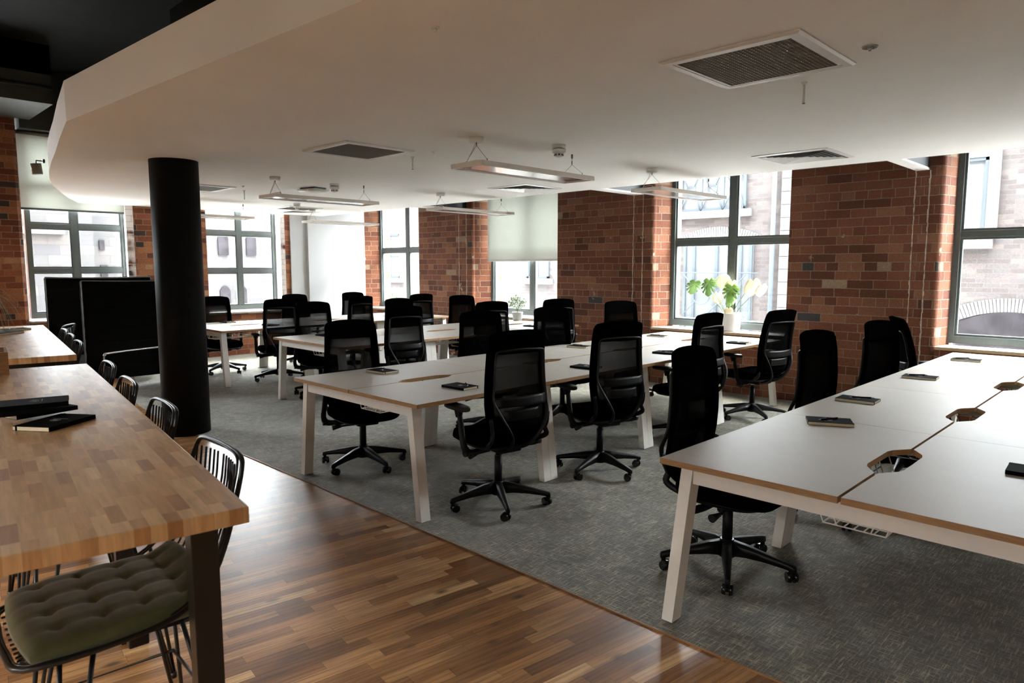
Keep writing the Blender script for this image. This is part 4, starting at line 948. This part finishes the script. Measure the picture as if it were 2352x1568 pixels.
# ================================================================ CEILING FIXTURES
def vent(x, y, s, label):
    o = thing('ceiling_vent', label, 'vent', (x, y, H), group='square return air grilles')
    b = MB(); h = s/2
    def ringbox(b, o_, i_, z0, z1):
        b.box2((-o_, -o_, z0), (o_, -i_, z1)); b.box2((-o_, i_, z0), (o_, o_, z1)); b.box2((-o_, -i_, z0), (-i_, i_, z1)); b.box2((i_, -i_, z0), (o_, i_, z1))
    # bevelled outer frame
    rings = []
    for o_, z_ in ((h, -.001), (h, -.006), (h-.012, -.014), (h-.045, -.014), (h-.045, -.001)): rings.append([(-o_, -o_, z_), (o_, -o_, z_), (o_, o_, z_), (-o_, o_, z_)])
    b.loft(rings, cap=False)
    for f in b.b.faces: f.smooth = False
    ringbox(b, h-.048, h-.062, -.012, -.001)
    b.build('frame', 'white_plastic', o)
    b = MB(); b.box2((-h+.062, -h+.062, -.0025), (h-.062, h-.062, -.0005)); b.build('backing', 'void', o)
    b = MB(); a = h-.062; n = 26
    for i in range(n+1):
        p = -a+2*a*i/n; b.box2((p-.0012, -a, -.0125), (p+.0012, a, -.003)); b.box2((-a, p-.0012, -.0120), (a, p+.0012, -.003))
    b.build('grille', 'grille', o)
    return o
vent(3.215, 1.53, .66, 'large square dark grille at the upper right of the ceiling, nearest the camera')
vent(3.285, 4.98, .66, 'square dark grille in the ceiling above the centre bench, left of the hanging light')
vent(3.40, 8.60, .66, 'square dark grille partly hidden behind the top of the black column')
vent(5.72, 10.48, .6, 'far square grille in the ceiling behind the round detector')
def diffuser(x, y, s, label):
    o = thing('air_diffuser', label, 'vent', (x, y, H), group='four-way air diffusers')
    h = s/2; b = MB()
    rings = [[(-q, -q, z), (q, -q, z), (q, q, z), (-q, q, z)] for q, z in ((h, -.001), (h, -.006), (h-.035, -.012), (h-.035, -.001))]
    b.loft(rings, cap=False)
    for f in b.b.faces: f.smooth = False
    b.build('frame', 'white_plastic', o)
    MB().box2((-h+.036, -h+.036, -.002), (h-.036, h-.036, -.0005)).build('backing', 'void', o)
    b = MB()
    for k in range(6):
        q = h-.05-k*.042
        if q < .03: break
        q2 = q-.028
        rr = [[(-a, -a, z), (a, -a, z), (a, a, z), (-a, a, z)] for a, z in ((q, -.014), (q2, -.0035), (q2, -.0025), (q-.002, -.0125))]
        b.loft(rr, cap=False)
    for f in b.b.faces: f.smooth = False
    b.build('louvres', 'white_plastic', o)
    return o
diffuser(6.165, 2.49, .64, 'white square four-way air diffuser in the ceiling near the right window')
diffuser(6.235, 5.88, .64, 'white square air diffuser in the ceiling below the nearest hanging light')
diffuser(6.15, 11.2, .6, 'white square air diffuser at the far end of the ceiling by the left windows')
def pendant():
    o = thing('pendant_light', '', 'light'); L, Wd, zb = 1.31, .34, 2.275
    b = MB(); t_ = .018
    b.box2((-L/2, -Wd/2, zb), (L/2, -Wd/2+t_, zb+.035)); b.box2((-L/2, Wd/2-t_, zb), (L/2, Wd/2, zb+.035)); b.box2((-L/2, -Wd/2+t_, zb), (-L/2+t_, Wd/2-t_, zb+.035)); b.box2((L/2-t_, -Wd/2+t_, zb), (L/2, Wd/2-t_, zb+.035))
    b.box2((-L/2+t_, -Wd/2+t_, zb+.026), (L/2-t_, Wd/2-t_, zb+.035)); b.build('housing', 'white_metal', o)
    b = MB(); b.box2((-L/2+.05, -Wd/2+.045, zb+.008), (L/2-.05, Wd/2-.045, zb+.016)); b.build('diffuser', 'lampglass', o)
    b = MB(); b.box2((-L/2+t_, -Wd/2+t_, zb+.004), (L/2-t_, -Wd/2+.044, zb+.02)); b.box2((-L/2+t_, Wd/2-.044, zb+.004), (L/2-t_, Wd/2-t_, zb+.02)); b.build('inner_trim', 'white_plastic', o)
    for sx, hx in ((-1, -.55), (1, .56)):
        b = MB(); top = H-.03 if sx < 0 else H-.055
        b.cyl((hx, 0, top-.03), (hx, 0, top), .004, n=8); b.tube([(hx, 0, top-.03), (hx, -.115, zb+.055)], .0014, n=5); b.tube([(hx, 0, top-.03), (hx, .115, zb+.055)], .0014, n=5)
        if sx > 0: b.cyl((hx, 0, top), (hx, 0, H-.025), .0014, n=6); b.cyl((hx, 0, H-.035), (hx, 0, H), .008, n=10)
        for y in (-.115, .115): b.cyl((hx, y, zb+.03), (hx, y, zb+.06), .003, n=8)
        b.build('suspension_wire', 'grille' if sx > 0 else 'grille', o)
    b = MB(); b.cyl((-.55, 0, H-.038), (-.55, 0, H), .052, .056, n=28); b.build('canopy', 'white_plastic', o)
    b = MB(); b.tube([(-.55, .01, H-.04), (-.56, .04, 2.40), (-.57, .09, 2.32), (-.53, .10, 2.335), (-.48, .05, 2.345), (-.46, .0, 2.312)], .003, n=6, sub=5); b.build('power_cord', 'white_plastic', o)
    return o
K['lampglass'] = mat('lamp_reflector', (.62, .60, .58), .16, var=.1, nscale=12, metal=.55)
p0 = pendant()
for i, (x, y, lb) in enumerate(((4.12, 3.86, 'slim white hanging light over the centre bench, nearest the camera'), (6.43, 3.84, 'slim white hanging light in front of the window with the big plant'),
    (4.15, 7.05, 'slim white hanging light left of centre, beside the flat ceiling access point'), (6.43, 7.05, 'slim white hanging light crossing the top of the roller blind'),
    (6.52, 10.45, 'faint far slim hanging light in front of the white wall'), (4.24, 10.45, 'slim hanging light just right of the column in front of the second left window'))):
    o = p0 if i == 0 else copy_tree(p0)
    o.location = (x, y, 0); tag(o, lb, 'light', 'hanging panel lights')
def detector():
    o = thing('smoke_detector', '', 'detector')
    b = MB(); b.cyl((0, 0, -.028), (0, 0, 0), .052, .054, n=28); b.build('mount', 'white_plastic', o)
    b = MB(); b.cyl((0, 0, -.034), (0, 0, -.0285), .044, n=28); b.build('gap_ring', 'void', o)
    b = MB(); b.loft([super_ring(r_, r_, z, 28, 2) for z, r_ in ((-.034, .054), (-.058, .052), (-.064, .044), (-.066, .036), (-.088, .030), (-.094, .018))]); b.build('housing', 'white_plastic', o)
    b = MB()
    for k in range(8): a = k*pi/4; b.box((.0345*cos(a), .0345*sin(a), -.077), (.006, .010, .014), rz=a)
    b.build('slots', 'dark_grey', o); return o
d0 = detector()
for i, (x, y, lb) in enumerate(((4.25, 3.64, 'round white smoke detector on the ceiling right of the nearest hanging light'), (4.377, 7.147, 'round white smoke detector beside the flat access point'), (5.30, 9.72, 'small far round smoke detector in front of the far grille'))):
    o = d0 if i == 0 else copy_tree(d0)
    o.location = (x, y, H); tag(o, lb, 'detector', 'smoke detectors')
o = thing('access_point', 'flat angular white wireless access point with a tiny orange light on the ceiling', 'access point', (4.42, 7.70, H), R(10))
MB().box2((-.09, -.13, -.02), (.09, .13, 0)).build('mount_plate', 'dark_grey', o)
b = MB(); b.loft([[(-a, -c, z), (a, -c, z), (a+.015, 0, z), (a, c, z), (-a, c, z), (-a-.015, 0, z)] for a, c, z in ((.11, .155, -.02), (.112, .16, -.034), (.085, .13, -.05))]); b.build('housing', 'white_plastic', o)
K['led'] = mat('orange_led', (.9, .3, .08), .4)
_p = [n for n in K['led'].node_tree.nodes if n.type == 'BSDF_PRINCIPLED'][0]; _p.inputs['Emission Color'].default_value = (1, .35, .12, 1); _p.inputs['Emission Strength'].default_value = 1.2
MB().box2((-.1185, -.05, -.040), (-.1155, -.03, -.034)).build('status_light', 'led', o)
def sprinkler():
    o = thing('sprinkler', '', 'sprinkler'); b = MB(); b.cyl((0, 0, -.012), (0, 0, 0), .012, .018, n=14); b.cyl((0, 0, -.105), (0, 0, -.012), .0065, n=10); b.build('pipe', 'white_plastic', o)
    MB().cyl((0, 0, -.109), (0, 0, -.105), .0075, n=10).build('tip', 'grille', o); return o
s0 = sprinkler()
for i, (x, y, lb) in enumerate(((3.728, 1.515, 'short white rod hanging from the ceiling beside the nearest grille'), (3.80, 4.93, 'short thin rod on the ceiling right of the second grille'), (3.95, 8.55, 'short thin rod on the ceiling right of the column'))):
    o = s0 if i == 0 else copy_tree(s0)
    o.location = (x, y, H); tag(o, lb, 'rod', 'ceiling rods')
for i, (x, y, lb) in enumerate(((3.335, 1.077, 'small round white ceiling cap right of the largest grille'), (3.758, 4.582, 'tiny round ceiling cap between the second grille and the nearest hanging light'), (1.85, 2.24, 'tiny round ceiling cap high on the open white ceiling'), (3.733, 8.107, 'tiny round ceiling cap near the third grille'))):
    b = MB(); b.cyl((0, 0, -.006), (0, 0, 0), .030 if i == 0 else .016, .034 if i == 0 else .02, n=20); b.cyl((0, 0, -.018), (0, 0, -.006), .006, .009, n=10)
    tag(b.build('round_detector', 'chrome' if i == 0 else 'white_plastic', loc=(x, y, H)), lb, 'cap', 'round ceiling caps')
o = thing('spotlight', 'small dark spotlight bracketed to the curved edge of the white ceiling', 'light', (1.70, 7.98, H+.06))
MB().cyl((0, 0, 0), (.02, 0, 0), .02, n=14).build('bracket', 'black_metal', o)
b = MB(); b.tube([(0, 0, 0), (-.05, 0, 0), (-.05, 0, -.03)], .006, n=8); b.build('arm', 'black_metal', o)
b = MB(); b.cyl((-.055, -.0, -.03), (-.045, .0, -.13), .045, .045, n=20); b.build('lamp_head', 'grille', o)

# ================================================================ PLANTS ON THE SILLS
def monstera_leaf(b, c, size, yaw, pitch, roll, cuts=True, mi=0):
    n = 60; pts = []
    for i in range(n+1):
        t_ = -pi+2*pi*i/n  # 0 = tip
        r_ = .5*(1+.12*cos(t_))*(1-.28*math.exp(-((abs(t_)-pi)/.28)**2)*1.6)
        if abs(t_) < .35: r_ *= 1+.16*(1-abs(t_)/.35)
        if cuts:
            for ct in (.55, 1.0, 1.5, 2.0):
                if abs(abs(t_)-ct) < .06: r_ *= .42
        pts.append(Vector((r_*sin(t_)*.95, r_*cos(t_), 0)))
    ctr = Vector((0, -.16, 0))
    mt = Matrix.Translation(Vector(c)) @ Matrix.Rotation(yaw, 4, 'Z') @ Matrix.Rotation(pitch, 4, 'X') @ Matrix.Rotation(roll, 4, 'Y') @ Matrix.Diagonal((size, size, size, 1))
    def bend(p): return mt @ Vector((p.x, p.y, -.25*p.x*p.x-.18*max(0, p.y)**2+.02*sin(p.y*9)))
    cv = b.b.verts.new(bend(ctr)); mid = [b.b.verts.new(bend(ctr.lerp(p, .5))) for p in pts[:-1]]; out = [b.b.verts.new(bend(p)) for p in pts[:-1]]
    for i in range(n):
        j = (i+1) % n
        for q in ((cv, mid[i], mid[j]), (mid[i], out[i], out[j], mid[j])):
            f = b.b.faces.new(q); f.smooth = True; f.material_index = mi
def cam_yaw(c): return math.atan2(0-c[1], 0-c[0])
PX, PY = 8.04, 4.07
o = thing('monstera_plant', 'monstera with split leaves in a tall white pot on the window sill', 'plant', (PX, PY, .753))
b = MB(); b.loft([super_ring(r_, r_, z, 40, 2) for z, r_ in ((0, .120), (.01, .124), (.21, .132), (.225, .132), (.225, .122), (.19, .120))]); b.build('pot', 'pot', o)
MB().cyl((0, 0, .18), (0, 0, .20), .1195, n=30).build('soil', 'soil', o)
lv = [(-.02, .50, .56, .17, 'leaf', 55), (-.06, .27, .57, .19, 'leaf', 75), (-.05, -.03, .50, .19, 'leaf', 80), (.0, -.27, .57, .19, 'leaf_pale', 65), (.03, .12, .63, .15, 'leaf_pale', 70), (.06, -.36, .53, .14, 'leaf_pale', 60), (-.10, -.03, .25, .10, 'leaf_pale', 85), (.05, .20, .42, .13, 'leaf_pale', 80), (.06, .03, .58, .13, 'leaf_pale', 60), (.05, .02, .37, .12, 'leaf', 50)]
for i, (dx, dy, dz, s_, m_, pt) in enumerate(lv):
    b = MB(); c = (dx, dy, dz); yaw = R(235)+R(90)+R(8*(-1)**i)
    monstera_leaf(b, c, s_*1.25, yaw, R(-pt), R(15*(-1)**i), cuts=(m_ == 'leaf' and i < 3))
    lf = b.build('leaf', m_, o)
    md = lf.modifiers.new('thickness', 'SOLIDIFY'); md.thickness = .0012
    if m_ == 'leaf_pale': lf['label'] = 'pale yellow green leaf'
    b = MB(); a = random.Random(i); r0 = a.uniform(-.04, .04)
    b.tube([(r0, dy*.12, .19), (dx*.3+r0, dy*.45, .19+(dz-.19)*.45), (dx, dy*.93, dz-s_*.05)], [.005, .004, .003], n=6, sub=5); b.build('stem', 'stem', o)
def small_bush(x, y, z, label, sc_=1., flowers=0, seed=1):
    o = thing('potted_plant', label, 'plant', (x, y, z)); rg = random.Random(seed)
    b = MB(); b.loft([super_ring(r_*sc_, r_*sc_, q*sc_, 28, 2) for q, r_ in ((0, .055), (.01, .06), (.10, .072), (.11, .072), (.11, .064), (.09, .06))]); b.build('pot', 'pot', o)
    b = MB()
    for k in range(9):
        a = rg.uniform(0, 2*pi); b.tube([(0, 0, .09*sc_), (cos(a)*.02*sc_, sin(a)*.02*sc_, .17*sc_), (cos(a)*.08*sc_, sin(a)*.08*sc_, .26*sc_)], .003, n=5, sub=3)
    b.build('stems', 'stem', o)
    b = MB(); bf = MB()
    for k in range(420):
        d = Vector((rg.gauss(0, 1), rg.gauss(0, 1), rg.gauss(0, .8))).normalized()*rg.uniform(.35, 1)**.6
        c = Vector((0, 0, .235*sc_))+Vector((d.x*.125, d.y*.125, d.z*.105))*sc_
        fl = rg.random() < flowers; tgt = bf if fl else b; s_ = (.018 if fl else .015)*sc_
        q = Matrix.Rotation(rg.uniform(0, 6.3), 3, 'Z') @ Matrix.Rotation(rg.uniform(-1.3, 1.3), 3, 'X')
        P = [(-.0, -1, 0), (.55, -.2, .1), (0, 1, 0), (-.55, -.2, .1)]
        tgt.b.faces.new([tgt.b.verts.new(c+q@(Vector(p)*s_)) for p in P])
    b.build('foliage', 'bush', o)
    if flowers: bf.build('flowers', 'petal', o)
    else: bf.b.free()
small_bush(7.55, 7.27, .7405, 'small leafy bush in a white pot on the middle bench below the roller blind', 1.15, .06, 5)
small_bush(8.03, 11.02, .753, 'white flowering bush on the sill of the far window of the window wall', 1.2, .3, 9)
